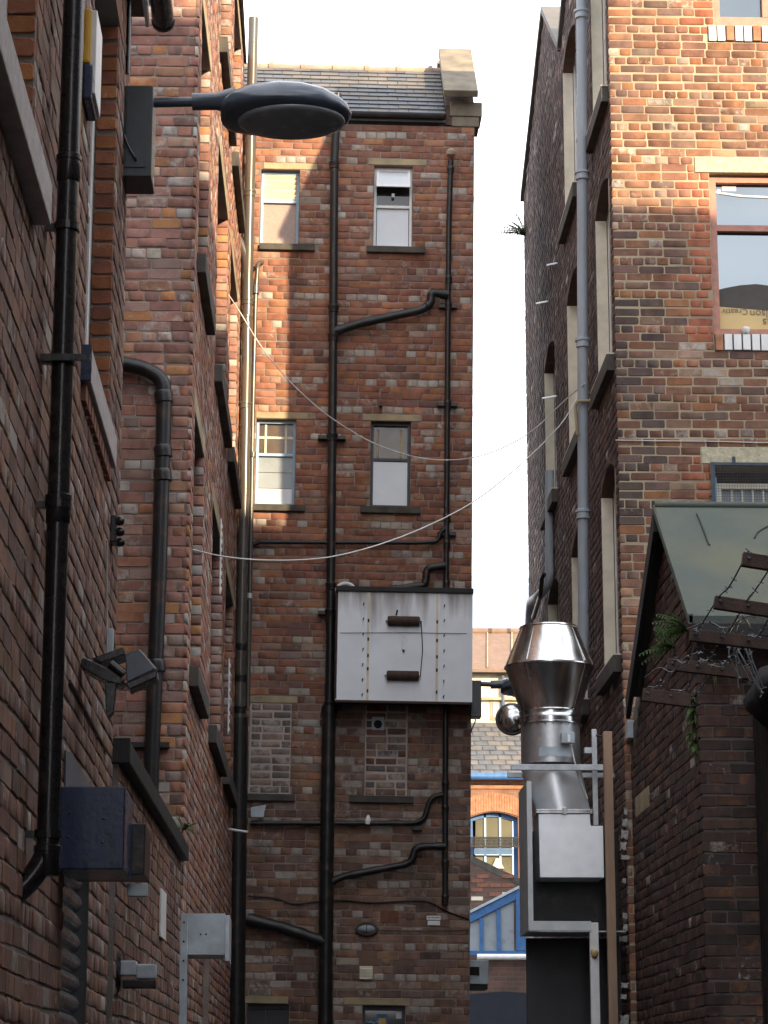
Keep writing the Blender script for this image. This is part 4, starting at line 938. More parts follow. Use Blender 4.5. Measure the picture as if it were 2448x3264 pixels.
# front windows
part_box('lintel', m_conc, ware, RF, l2x+.004, 5.2, r2[3]+.004, r2[3]+.156, -.25, .012, .006)
part_box('lintel', m_conc, ware, RF, l3x+.004, 5.2, r3[3]+.004, r3[3]+.156, -.25, .008, .006)
rg = random.Random(4)
for h, sx in ((r1, s1x), (r2, s2x)):
    u = sx
    while u < 5.05:
        part_box('sill_brick', m_white if rg.random() < .88 else m_redbrick, ware, RF, u+.006, u+.074, h[2]-.155+rg.uniform(-.004, .004), h[2]-.006, -.1, .022+rg.uniform(-.004, .004), .005); u += .082
    part_box('sill_bed', m_stone_dark, ware, RF, sx, 5.05, h[2]-.16, h[2]-.004, -.12, .004, 0)
fw = .062
for h, tr in ((r1, None), (r2, None)):
    f = frame_part(ware, RF, h[0]+.006, h[1]-.006, h[2]+.004, h[3]-.004, fw, -.16, -.06, m_redframe, 'window')
    if h is r2:
        zm = rpx(2300, 730, -.1)[1]
        part_box('meeting_rail', m_redframe, f, RF, h[0]+fw, h[1]-fw, zm-.03, zm+.03, -.15, -.07, .004)
        part_box('pane', m_glass_pale, f, RF, h[0]+fw, h[1]-fw, zm+.03, h[3]-fw, -.125, -.118, 0)
        part_box('pane', m_glass_pale, f, RF, h[0]+fw, h[1]-fw, h[2]+fw, zm-.03, -.135, -.128, 0)
        zc_ = rpx(2300, 613, -.11)[1]
        MB().tube([RF(h[0]+fw+.0, zc_, -.115), RF(h[0]+fw+.25, zc_-.035, -.115), RF(h[0]+fw+.7, zc_-.05, -.115), RF(h[1]-fw, zc_-.03, -.115)], .012, 8).build('pull_cord', m_white, f, smooth=60)
        a = rect(rpx, 2302, 592, 2346, 608, -.11); part_box('paper_note', m_white, f, RF, a[0], a[1], a[2], a[3], -.117, -.115, 0)
        a = rect(rpx, 2286, 603, 2296, 619, -.11); part_box('paper_note', m_white, f, RF, a[0], a[1], a[2], a[3], -.117, -.115, 0)
        winr2 = f
    else:
        zb_ = h[2]+.10
        part_box('bottom_rail', m_redframe, f, RF, h[0]+fw, h[1]-fw, h[2]+fw, h[2]+.12, -.14, -.07, .004)
        part_box('pane', m_glass_pale, f, RF, h[0]+fw, h[1]-fw, h[2]+.12, h[3]-fw, -.125, -.118, 0)
        um = rpx(2434, 30, -.1)[0]
        part_box('mullion', m_redframe, f, RF, um-.02, um+.05, h[2]+.12, h[3]-fw, -.15, -.068, .004)
h = r3
f = frame_part(ware, RF, h[0]+.06, h[1]-.06, h[2]+.01, h[3]-.14, .05, -.2, -.13, m_cream, 'window')
part_box('reveal_lining', m_paleblue, ware, lambda u, z, d: Vector((h[0]+.003+u, 21+d, z)), 0, .055, h[2]+.004, h[3]-.10, .06, .2, 0)
part_box('pane', m_greyglass, f, RF, h[0]+.1, h[1]-.1, h[2]+.05, h[3]-.19, -.18, -.17, 0)
for k in range(6):
    u = rpx(2332+33*k, 1560, -.15)[0]
    MB().tube([RF(u, h[2]+.02, -.145), RF(u, h[3]-.2, -.145)], .011, 8).build('window_bar', m_cream, f, smooth=50)
t = thing('mesh_guard', 'dark wire mesh guard over the low right window with pale bars', 'grille', RF(h[0], h[2], 0))
gx0, gz1 = h[0]-.004, h[3]+.015
MB().mbox(RF, gx0, gx0+.035, h[2]-.1, gz1, .004, .022).build('frame_bar', m_lampgrey, t, bevel=.003)
MB().mbox(RF, gx0+.035, 4.9, gz1-.03, gz1, .004, .022).build('frame_bar', m_lampgrey, t, bevel=.003)
mm = MB(); u = gx0+.04
while u < 4.4:
    mm.mbox(RF, u, u+.0022, h[2]-.08, gz1-.03, .010, .0122); u += .024
z = h[2]-.08
while z < gz1-.03:
    mm.mbox(RF, gx0+.035, 4.4, z, z+.0022, .0125, .0147); z += .024
o = mm.build('wire_mesh', m_wire, t, rec=False); o['kind'] = 'stuff'
u = rpx(2338, 1470)[0]; MB().mbox(RF, u-.016, u+.014, gz1-.01, gz1+.05, .012, .026).build('fixing_lug', m_lampgrey, t)
a = rpx(2262, 1582); MB().tube([RF(a[0], a[1], .012), RF(gx0+.01, a[1], .012)], .006, 6).build('hinge_pin', m_iron, t)
# cardboard sign standing inside the middle window, printed upside down
cx0, cz1 = rpx(2287, 976, -.11); cz0 = r2[2]+fw+.004
t = thing('card_sign', 'manila card with upside down print standing in the sunlit right window', 'sign', RF(cx0, cz0, -.1))
MB().prism([RF(cx0, cz0, -.122), RF(4.80, cz0, -.122), RF(4.80, cz1-.085, -.122), RF(cx0, cz1, -.122)], (0, .004, 0)).build('card', m_card, t)
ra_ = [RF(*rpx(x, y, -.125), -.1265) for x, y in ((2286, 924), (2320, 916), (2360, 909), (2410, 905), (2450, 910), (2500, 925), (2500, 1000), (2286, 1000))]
tag(MB().prism(ra_, (0, .0022, 0)).build('roof_reflection', M('painted_reflection', (.07, .062, .055), .8, var=.2, vs=8), bevel=0), 'painted dark roof reflection behind the manila card in the sunlit window', 'reflection')  # dark roof reflection painted as a thin shape over the pane
def text(s, size, u, z, parent, mat, d=-.1235, name='lettering'):
    c = bpy.data.curves.new('txt', 'FONT'); c.body = s; c.size = size; c.extrude = .0006
    to = bpy.data.objects.new('txt', c); COL.objects.link(to); dg = bpy.context.evaluated_depsgraph_get()
    me = bpy.data.meshes.new_from_object(to.evaluated_get(dg)); bpy.data.objects.remove(to)
    me.materials.append(mat); o = bpy.data.objects.new(name, me); COL.objects.link(o); o.parent = parent
    # rotate half a turn in the plane of the card: text runs right to left, head down
    p = RF(u, z, 0); p.y = 21-d-.0035-.0; org = ORG[parent.name]
    o.matrix_basis = Matrix.Translation(Vector((p.x, 21.1185, p.z))-org) @ Matrix.Rotation(math.pi/2, 4, 'X') @ Matrix.Rotation(math.pi, 4, 'Z')
    return o
ua, zaa = rpx(2384, 985, -.12); text('Creativ', .078, ua, zaa, t, m_ink)
ua, zaa = rpx(2492, 990, -.12); text('Nelson', .10, ua, zaa, t, m_ink)
ua, zaa = rpx(2462, 1016, -.12); text('as', .115, ua, zaa, t, m_ink)
u = rpx(2378, 1075)[0]
tag(MB().lathe([(.02, 0), (.03, .01), (.04, .05), (.035, .06)], RF(u, r2[2]-.0, .0), n=14).build('window_stay', m_white, smooth=40), 'small white fitting on the sill of the sunlit right window', 'fitting')
# windows of the flank: painted reveals, arches, sills
for h in sh_:
    c0, c1, z0, z1 = h; zs_ = z1-.16
    arc = [RS(c0+(c1-c0)*k/12, zs_+.155*math.sin(math.pi*k/12)**.8, -.0) for k in range(13)]
    MB().prism([RS(c0, z1, 0), ]+arc+[RS(c1, z1, 0)], (.11, 0, 0)).build('arch', m_tex_dark, ware)
    part_box('painted_reveal', m_cream, ware, lambda u, z, d: Vector((2.742+u, c1-.0005-d, z)), 0, .105, z0, zs_+.0, 0, .012, 0)
    part_box('sill', m_stone_dark, ware, RS, c0-.1, c1+.1, z0-.156, z0-.004, -.2, .07, .006)
    part_box('sill_top', m_cream, ware, RS, c0-.1, c1+.1, z0-.0038, z0+.006, -.1, .068, 0)
    f = frame_part(ware, RS, c0+.01, c1-.014, z0+.008, zs_+.14, .06, -.2, -.115, m_white, 'window', bars_z=((z0+z1)/2,))
    part_box('pane', m_glass, f, RS, c0+.05, c1-.05, z0+.05, zs_+.1, -.18, -.17, 0)
# pale blue pipe on the flank
def bpy_(y): return 22.2+.8*(y-40)/1860
def bq(x, y): return onX(x, y, 2.64)
t = thing('vent_pipe', 'pale blue grey vent pipe climbing the flank of the right hand warehouse', 'pipe', bq(1862, 2200))
zz = [-200, 300, 800, 1300, 1700, 2100]; 
MB().tube([Vector((2.64, bpy_(y), onY(1855, y, bpy_(y)).z)) for y in (-300, 500, 1200, 2200)], .052, 20).build('pipe', m_bluepipe, t, smooth=40)
for y in (42, 556, 1090, 1636):
    MB().lathe([(.053, -.06), (.064, -.055), (.064, 0), (.075, .005), (.075, .03), (.053, .04)], Vector((2.64, bpy_(y), onY(1855, y, bpy_(y)).z)), n=20).build('collar', m_bluepipe, t, smooth=40)
BPY = bpy_(1286); z = onY(1860, 1286, BPY).z
MB().tube(fillet([(2.58, BPY-.03, z-.32), (2.56, BPY-.06, z-.05), (2.58, BPY-.08, z), (2.76, BPY-.1, z)], .04), .016, 10).build('bracket', m_stone, t, smooth=40)
# short service pipe and elbow further along the flank
t = thing('service_elbow', 'pale pipe elbow on the flank of the warehouse above the steel cowl', 'pipe', onX(1690, 1960, 2.6))
MB().tube(fillet([onX(1752, 1500, 2.70), onX(1752, 1860, 2.70), onX(1716, 1900, 2.6), onX(1690, 1920, 2.6), onX(1686, 2010, 2.6)], .2, 8), .05, 16).build('pipe', m_bluepipe, t, smooth=40)
MB().tube(fillet([onX(1735, 1830, 2.6), onX(1728, 1840, 2.58), onX(1722, 1900, 2.58), onX(1700, 1970, 2.58)], .05), .025, 10).build('black_hose', m_iron, t, smooth=40)
# thin wire along the facing wall
cable('pale_wire', 'thin pale wire pinned along the facing wall of the right warehouse', [RF(*rpx(x, y, .012), .012) for x, y in ((1962, 1403), (2080, 1405), (2200, 1406), (2300, 1407), (2380, 1410), (2448, 1411), (2600, 1414))], .005, m_cable)
for x, y, w in ((1760, 841, 32), (1728, 963, 36), (1752, 1265, 44)):
    tag(MB().tube([onX(x-w/2, y+4, 2.70), onX(x+w/2, y-3, 2.72)], .010, 6).build('iron_tie', m_galv2), 'short iron rod on the warehouse flank, '+{841: 'topmost of three', 963: 'middle one of three', 1265: 'lowest of three'}[y], 'rod', 'iron rods on the warehouse flank')

# ================================================================== gabled outbuilding in front of the warehouse
out = thing('brick_outbuilding', 'low dark brick outbuilding with green felt gabled roof on the right', 'building', (3.4, 19, 0))
ap = onX(2087, 1612, 2.70); ev = onX(2197, 1962, 2.70); fa = onX(1998, 2235, 2.70)
OY0, OY1 = 17.3, 20.985
def prof_z(y): return ap.z+(ev.z-ap.z)*(y-ap.y)/(ev.y-ap.y) if y < ap.y else ap.z+(fa.z-ap.z)*(y-ap.y)/(fa.y-ap.y)
ze = snap(prof_z(OY0)-.1)
slab(out, OF, 2.80, 3.9, 0, ze, [], m_mort_soot, thick=.2)
slab(out, OS, OY0+.21, OY1, 0, 4.72, [], m_mort_soot, thick=.2, name='flank_wall')
MB().prism([(2.80, OY0+.02, 4.721), (2.80, ap.y, ap.z-.1), (2.80, OY1, 4.722)], (.2, 0, 0)).build('gable_wall', m_mort_dark, out)
bl = []
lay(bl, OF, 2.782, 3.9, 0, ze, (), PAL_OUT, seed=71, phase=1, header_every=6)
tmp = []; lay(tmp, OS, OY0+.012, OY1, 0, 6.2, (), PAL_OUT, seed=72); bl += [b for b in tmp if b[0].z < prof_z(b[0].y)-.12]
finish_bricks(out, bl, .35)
RX0, RX1 = 2.70, 6.5
MB().prism([(RX0, ev.y, ev.z), (RX0, ap.y, ap.z), (RX0, ap.y, ap.z-.05), (RX0, ev.y, ev.z-.05)], (RX1-RX0, 0, 0)).build('roof_slope', m_felt, out)
MB().prism([(RX0, ap.y, ap.z), (RX0, fa.y-.1, fa.z+.07), (RX0, fa.y-.1, fa.z+.02), (RX0, ap.y, ap.z-.05)], (RX1-RX0, 0, 0)).build('roof_slope', m_felt, out)
MB().prism([(RX0-.012, ap.y+.03, ap.z-.02), (RX0-.012, fa.y, fa.z+.02), (RX0-.012, fa.y, fa.z-.15), (RX0-.012, ap.y+.03, ap.z-.20)], (.04, 0, 0)).build('bargeboard', m_tar, out, bevel=.004)
MB().prism([(RX0-.012, ap.y+.026, ap.z+.012), (RX0-.012, ev.y, ev.z+.012), (RX0-.012, ev.y, ev.z-.06), (RX0-.012, ap.y+.026, ap.z-.06)], (.04, 0, 0)).build('bargeboard', m_felt, out, bevel=.004)
MB().box(RX0+.02, RX1, ev.y-.05, ev.y+.03, ev.z-.16, ev.z-.052).build('gutter', m_tar, out, bevel=.015)
MB().tube([(RX0, ap.y, ap.z+.005), (RX1, ap.y, ap.z+.005)], .03, 8).build('ridge_roll', m_felt, out, smooth=50)
cr2 = MB()
def RFz(x, y): # point on the near roof slope seen at a pixel
    best = onY(x, y, 18); 
    for _ in range(20): best = onY(x, y, ap.y+(best.z-ap.z)*(ev.y-ap.y)/(ev.z-ap.z))
    return best+Vector((0, -.004, .006))
for pl in ([(2090, 1611), (2140, 1611), (2190, 1612)], [(2220, 1640), (2232, 1665), (2245, 1700), (2258, 1735), (2262, 1740)], [(2448, 1680), (2425, 1692), (2412, 1702), (2405, 1718)]):
    cr2.tube([RFz(*q) for q in pl], .006, 5)
cr2.build('felt_crack', m_tar, out)
# stone pad in the flank
part_box('padstone', m_stone, out, OS, 19.9, 20.75, onX(2060, 2560, 2.79).z-.05, onX(2060, 2560, 2.79).z+.12, -.02, .006, .004)
m_oldpaint = M('old_limewash', (.42, .41, .39), .9, var=.5, vs=30, bump=.4)
# white paint run on the corner
rg = random.Random(8); y = 2585
k = 0
for y in range(2585, 3270, 37):
    if rg.random() < .6:
        a = onY(1984+rg.uniform(0, 10), y, 20.985); w_ = .03+rg.uniform(0, .055); h_2 = .04+rg.uniform(0, .05)
        MB().prism([Vector((a.x+w_*rg.uniform(.75, 1.1)*x_, 20.9735, a.z+h_2*rg.uniform(.7, 1.15)*z_)) for x_, z_ in ((-.5, -.5), (-.2, -.4), (.1, -.55), (.5, -.45), (.45, 0), (.55, .4), (.2, .45), (-.1, .35), (-.45, .5), (-.4, .1))], (0, -.0012, 0)).build('old_paint_patch', m_oldpaint, out)
# junction box by the corner
a = onY(1996, 2300, 20.9); b = onY(2026, 2356, 20.9)
t = thing('junction_box', 'small grey junction box with cable beside the outbuilding gable', 'box', (a.x, 20.9, b.z))
MB().box(a.x, b.x, 20.82, 20.97, b.z, a.z).build('box', m_steelgrey, t, bevel=.005)
MB().tube(fillet([(b.x-.005, 20.86, b.z), (b.x+.0, 20.86, b.z-.05), (b.x-.01, 20.88, b.z-.12)], .03), .007, 8).build('cable', m_cream, t, smooth=60)
MB().box(b.x-.02, b.x, 20.9, 20.96, a.z+.002, a.z+.08).build('cable_sleeve', m_stone, t)

# ================================================================== dark corrugated fence with barbed wire outriggers
FX = 3.165
fence = thing('corrugated_fence', 'tall dark corrugated steel fence at the right edge of the alley', 'fence', (FX, 14, 0))
fzt = onY(2398, 2260, 17.2).z
for k in range(5):
    y1 = 17.26-k*2.3; y0 = y1-2.29; m = MB(); pts = []; n = 60
    for i in range(n+1):
        y = y0+(y1-y0)*i/n; pts.append((FX+.014*math.cos(i*2*math.pi/4), y))
    vs = [Vector((x, y, 0.01)) for x, y in pts]+[Vector((x, y, fzt)) for x, y in pts]
    m.add(vs+[v+Vector((.006, 0, 0)) for v in vs], [(i, i+1, n+2+i, n+1+i) for i in range(n)]+[(2*n+2+i, 2*n+3+i, 3*n+4+i, 3*n+3+i) for i in range(n)])
    m.build('sheet', m_iron, fence, smooth=80, rec=False)
MB().box(FX+.03, FX+.1, 6, 17.2, fzt-.5, fzt-.42).build('rail', m_rust, fence, bevel=.004)
MB().box(FX+.03, FX+.1, 6, 17.2, .5, .58).build('rail', m_rust, fence, bevel=.004)
for k in range(5): MB().box(FX+.1, FX+.18, 17.1-k*2.3, 17.18-k*2.3, 0, fzt+.3).build('post', m_rust, fence, bevel=.004)
q = onY(2400, 2210, 16.9)
rg = random.Random(21); hc = onY(2452, 2225, 16.4)
rings = []
for i in range(9):
    t_ = i/8; rr_ = .16*math.sin(math.pi*(.12+.8*t_))**.7
    rings.append([hc+Vector((rr_*1.25*math.cos(a)*rg.uniform(.8, 1.15)+.10*t_, -.5+t_*1.0, rr_*1.1*math.sin(a)*rg.uniform(.75, 1.2)+.25*(t_-.5)*-.4)) for a in [2*math.pi*k/11 for k in range(11)]])
loft(rings).build('bundled_sheet', m_dark, fence, smooth=70)
BX = onY(2052, 2195, 16.8).x
ends = [(2052, 2192, 2205, 2212), (2130, 2097, 2400, 2128), (2203, 2002, 2520, 2040), (2281, 1897, 2600, 1945), (2371, 1758, 2700, 1810)]
ends_ = []
for i, (x0, y0, x1, y1) in enumerate(ends):
    p = onX(x0, y0, BX); Y = p.y; q = onY(x1, y1, Y); ends_.append((p, q))
    t = thing('outrigger_bar', 'rusty flat steel bar holding barbed wire, '+['farthest and lowest of five', 'second farthest of five', 'middle one of five', 'second nearest of five', 'nearest and highest of five'][i], 'bar', (q.x, Y, q.z), 'barbed wire outriggers on the fence')
    d = (q-p).normalized(); up = Vector((-d.z, 0, d.x)); hh = .075 if i else .09
    MB().prism([p, q, q-up*hh, p-up*hh], (0, .05, 0)).build('bar', m_rust, t, bevel=.004)
    for k in range(3):
        s = p+d*(.03+.16*k)+Vector((0, -.004, 0)); MB().lathe([(.01, 0), (.008, .012)], s-up*.03, (0, -1, 0), 8).build('staple', m_wire, t)
rg = random.Random(12)
def barbed(name, label, pts, r=.0045, seed=0, group=None):
    rg = random.Random(seed); path = fillet(pts, .2, 5); m = MB(); m.tube(path, r, 5)
    acc = 0
    for a, b in zip(path, path[1:]):
        acc += (b-a).length
        if acc > .09:
            acc = 0
            for _ in range(2):
                v = Vector((rg.uniform(-1, 1), rg.uniform(-1, 1), rg.uniform(-1, 1))).normalized()*.022
                m.tube([b-v, b+v], .0035, 4)
    return tag(m.build(name, m_wire), label, 'wire', group)
for k in range(3):
    pts = []
    for i, (p, q) in enumerate(ends_):
        d = (q-p).normalized(); s = p+d*(.03+.16*k)+Vector((0, .02, .015))
        if pts:
            md = (pts[-1]+s)/2+Vector((rg.uniform(-.07, .07), 0, -.12+rg.uniform(-.05, .05))); pts.append(md)
        pts.append(s)
    barbed('barbed_wire', 'long sagging strand of barbed wire over the outrigger bars, '+['outermost', 'middle', 'innermost'][k]+' of three', pts, seed=k, group='barbed wire strands')
tails = []
for k in range(7):   # loose ends hanging in a tangle
    a = onY(2355+rg.uniform(-25, 30), 2030+rg.uniform(-20, 10), 15.2); b = a+Vector((rg.uniform(-.08, .16), rg.uniform(-.1, .1), -.12)); c = b+Vector((rg.uniform(-.02, .12), 0, -.13-rg.uniform(0, .12))); tails.append((a, b, c))
for k, tl in enumerate(sorted(tails, key=lambda q: q[2].x/q[2].y)):
    barbed('wire_tail', 'loose hanging end of barbed wire, '+['leftmost', 'second from the left', 'third from the left', 'middle one', 'third from the right', 'second from the right', 'rightmost'][k]+' of seven', list(tl), .005, 30+k, 'loose barbed wire ends')
for k, (a, b) in enumerate((((2190, 2005), (2440, 1960)), ((2205, 2165), (2400, 2040)), ((2055, 2160), (2230, 2080)))):
    p, q = onY(*a, 15.8), onY(*b, 15.2); md = (p+q)/2+Vector((0, 0, -.06))
    barbed('wire_strand', 'stray barbed strand crossing between the rusty bars, '+['highest', 'middle', 'lowest'][k]+' of three', [p, p*.7+q*.3+Vector((0, 0, .03)), md, p*.25+q*.75+Vector((0, 0, .02)), q], .0045, 50+k, 'stray barbed strands')

# ------------------------------------------------------------------ plants
def blade(m, p, d, L, w, droop, n=5, up=Vector((0, 0, 1))):
    d = d.normalized(); s = d.cross(up); s = s.normalized() if s.length > .05 else Vector((1, 0, 0)); pts = []
    for i in range(n+1):
        t = i/n; c = p+d*(L*t)-Vector((0, 0, droop*L*t*t)); ww = w*math.sin(math.pi*(.12+.88*t))**.8*(1 if t < 1 else .1)
        pts += [c-s*ww/2+Vector((0, 0, -.1*ww)), c+s*ww/2+Vector((0, 0, .1*ww))]
    m.add(pts, [(2*i, 2*i+1, 2*i+3, 2*i+2) for i in range(n)])
def plant(name, label, base, out_, n, L, w, seed, mat, droop=.6, spread=1., clumps=1, fall=.0):
    rg = random.Random(seed); t = thing(name, label, 'plant', base); out_ = Vector(out_).normalized(); base = Vector(base)
    st = MB(); tip = base+out_*L*.25+Vector((0, 0, -fall)); st.tube(fillet([base-out_*.03, base+out_*L*.12, tip], .05), .006, 6); st.build('stem', m_rust, t)
    m = MB()
    for c in range(clumps):
        cc = base.lerp(tip, c/max(1, clumps-1)) if clumps > 1 else base
        for k in range(n):
            d = out_*.6+Vector((rg.uniform(-1, 1), rg.uniform(-1, 1), rg.uniform(-.5, 1)))*spread
            blade(m, cc+Vector((rg.uniform(-.02, .02), rg.uniform(-.02, .02), rg.uniform(-.02, .02))), d, L*rg.uniform(.5, 1), w*rg.uniform(.6, 1.2), droop*rg.uniform(.4, 1.3))
    o = m.build('leaves', mat, t, rec=False); return t
def fern(name, label, base, out_, n, L, seed, mat):
    rg = random.Random(seed); t = thing(name, label, 'plant', base); out_ = Vector(out_).normalized(); base = Vector(base)
    for k in range(n):
        d = (out_+Vector((rg.uniform(-.5, .5), rg.uniform(-.6, .6), rg.uniform(-.5, .9)))).normalized(); m = MB(); Lk = L*rg.uniform(.6, 1)
        pts = [base+d*(Lk*i/9)-Vector((0, 0, .32*Lk*(i/9)**2)) for i in range(10)]; m.tube(pts, .0035, 4)
        for i in range(1, 10):
            tg = (pts[i]-pts[i-1]).normalized(); s = tg.cross(Vector((rg.uniform(-.2, .2), -.6, .8))).normalized()
            for sg in (-1, 1): blade(m, pts[i], s*sg+tg*.45, Lk*.21*math.sin(math.pi*(.2+.75*i/10)), .012, .25, 2)
        m.build('frond', mat, t, rec=False)
    return t
fern('fern', 'fern growing out of the far edge of the warehouse against the sky', onX(1674, 752, 2.74), (-.8, -.3, .75), 34, .44, 3, m_leafdark)
fern('weed', 'bright green feathery weed just below the gutter of the green roofed outbuilding', onX(2190, 2005, 2.785), (-1, -.4, .1), 20, .30, 5, m_leaf)
plant('weed', 'strappy green weed on the outbuilding wall just under the barbed wire', onY(2268, 2128, 17.26), (.1, -1, .2), 26, .2, .014, 6, m_leaf, .9, .9)
plant('weed', 'leafy weed trailing down the corner of the outbuilding', onX(2212, 2225, 2.785), (-.6, -.7, .1), 16, .10, .028, 7, m_leaf, .8, 1., 5, .34)
fern('weed', 'feathery green weed rooted in the outbuilding flank beside the bars', onX(2150, 2062, 2.785), (-1, -.3, .15), 18, .28, 8, m_leaf)
plant('weed', 'small weeds sprouting on the coping of the low left wall', (-.8, 16.6, LH+.16), (.3, -.2, 1), 18, .16, .02, 9, m_leafdark, .6, 1.)
plant('dry_tuft', 'tuft of dry grass caught in the outbuilding gutter behind the wire', onY(2365, 1972, 17.1), (0, -1, .6), 26, .18, .006, 10, m_straw, .8, 1.)

# ================================================================== steel extract duct on the warehouse
DY = 21.25
def dq(x, y, Y=DY): return onY(x, y, Y)
dc = dq(1752, 2200); 
def dz(y): return dq(1752, y).z
def dr(px, y): return (dq(1752+px, y)-dq(1752, y)).length
duct = thing('extract_duct', 'shiny galvanised steel extract duct with double cone cowl', 'duct', (dc.x, DY, dz(2800)))
O = Vector((dc.x, DY, 0))
top, mid_, low = dz(1978)-.06, dz(2128), dz(2275)
r_t, r_m, r_l = dr(92, 1980), dr(141, 2125), dr(93, 2290)
MB().lathe([(r_t-.012, top-.005), (r_t, top), (r_t+.006, top-.012), (r_t, top-.02), (r_m, mid_+.012), (r_m+.006, mid_+.004)], O, n=64, capends=False).build('upper_cone', m_galv, duct, smooth=50)
MB().lathe([(r_m+.008, mid_+.004), (r_m+.008, mid_-.006), (r_m-.004, mid_-.012), (r_l, low+.01), (r_l, low)], O, n=64, capends=False).build('lower_cone', m_galv, duct, smooth=50)
MB().lathe([(r_l*.9, top-.3), (r_l*.9, top-.28)], O, n=32).build('damper', m_dark, duct)
m = MB()
zc1 = dz(2312)
m.lathe([(r_l+.004, low+.02), (r_l+.016, low+.01), (r_l+.010, low-.02), (r_l+.018, low-.04), (r_l+.006, low-.05), (r_l+.006, zc1+.012), (r_l+.022, zc1+.006), (r_l+.022, zc1-.004), (r_l, zc1-.01)], O, n=64, capends=False)
m.build('collar', m_galv, duct, smooth=35)
zl = dz(2440)
MB().lathe([(r_l+.001, zc1-.008), (r_l+.003, zl)], O, n=64, capends=False).build('fan_casing', M('satin_galvanised', (.60, .61, .62), .42, .9, var=.12, vs=20, bump=.02, bs=20), duct, smooth=50)
for k in range(24):
    w = 2*math.pi*k/24; MB().lathe([(.008, 0), (.006, .008)], O+Vector(((r_l+.014)*math.cos(w), (r_l+.014)*math.sin(w), zc1-.016)), (0, 0, -1), 6).build('bolt', m_galv, duct)
# rating strip and switch box on the casing
def cyl(w, z, r): return O+Vector((r*math.cos(w), r*math.sin(w), z))
z0, z1 = dz(2423), dz(2393); m = MB(); ws = [math.radians(-118+i*6) for i in range(12)]
vs = [cyl(w, z0, r_l+.006) for w in ws]+[cyl(w, z1, r_l+.006) for w in ws]; m.add(vs, [(i, i+1, 13+i, 12+i) for i in range(11)]); m.build('rating_plate', m_steelgrey, duct, smooth=80, rec=False)
a, b = dq(1790, 2332, DY-r_l-.05), dq(1832, 2368, DY-r_l-.05)
MB().box(a.x, b.x, DY-r_l-.05, DY-r_l+.06, b.z, a.z).build('isolator', m_steelgrey, duct, bevel=.006)
c, d = dq(1809, 2340, DY-r_l-.053), dq(1818, 2365, DY-r_l-.053); MB().box(c.x, d.x, DY-r_l-.054, DY-r_l-.0505, d.z, c.z).build('label_plate', m_white, duct)
MB().lathe([(.012, 0), (.016, .005), (.016, .02), (.008, .03)], dq(1821, 2376, DY-r_l-.02), (0, 0, 1), 10).build('cable_gland', m_white, duct, smooth=40)
MB().tube(fillet([dq(x, y, DY-r_l-.02) for x, y in ((1821, 2378), (1832, 2430), (1846, 2480), (1865, 2525), (1872, 2545))], .1), .008, 8).build('supply_cable', m_cable, duct, smooth=60)
# round-to-square transition
zt0, zt1 = dz(2452), dz(2590); n = 48
xa, xb = dq(1716, 2590, DY-.25).x, dq(1881, 2590, DY-.25).x
xm_, hw, hd_ = (xa+xb)/2, (xb-xa)/2, .25
cor = [Vector((xm_+sx*hw, DY+sy*hd_, zt1)) for sx, sy in ((1, 1), (-1, 1), (-1, -1), (1, -1))]
mt = MB(); na = 10
for q in range(4):
    arc_ = [cyl(math.pi/2*q+math.pi/2*k/na, zt0, r_l+.004) for k in range(na+1)]
    mt.add([cor[q]]+arc_, [(0, k+1, k+2) for k in range(na)])
    mt.add([cor[q-1], cor[q], arc_[0]], [(0, 1, 2)])
tro = mt.build('transition', m_sheet, duct)
bm = bmesh.new(); bm.from_mesh(tro.data); bmesh.ops.remove_doubles(bm, verts=bm.verts, dist=1e-4); bmesh.ops.recalc_face_normals(bm, faces=bm.faces); bm.to_mesh(tro.data); bm.free()
tro.data.polygons.foreach_set('use_smooth', [True]*len(tro.data.polygons)); tro.data.set_sharp_from_angle(angle=R(12))
# lapped seams on the cones
for w in (-2.2, -.75):
    for (ra, za_2, rb, zb_2, nm_) in ((r_t+.001, top-.03, r_m+.001, mid_+.02, 'seam'), (r_m-.002, mid_-.02, r_l+.001, low+.02, 'seam')):
        MB().tube([cyl(w, za_2, ra), cyl(w, zb_2, rb)], .0045, 6).build(nm_, m_galv, duct)
yb0 = DY-.25
MB().box(xa-.02, xb+.02, yb0-.02, DY+.27, zt1-.018, zt1-.002).build('flange', m_galv, duct, bevel=.003)
MB().box(xa-.02, xb+.02, yb0-.02, DY+.27, zt1-.036, zt1-.02).build('flange', m_galv, duct, bevel=.003)
xm = (xa+xb)/2; MB().box(xm-.02, xm+.02, yb0-.035, yb0-.015, zt1-.045, zt1+.012).build('clamp', m_galv, duct, bevel=.003)
zb0 = dq(1752, 2797, yb0).z; zs1 = dq(1752, 2632, yb0).z; xc = dq(1924, 2700, yb0).x
MB().prism([(xa+.005, yb0, zb0), (xc, yb0, zb0), (xc, yb0, zs1), (xb+.005, yb0, zs1), (xb-.002, yb0, zt1-.037), (xa, yb0, zt1-.037)], (0, .5, 0)).build('plenum_box', m_sheet, duct, bevel=.004)
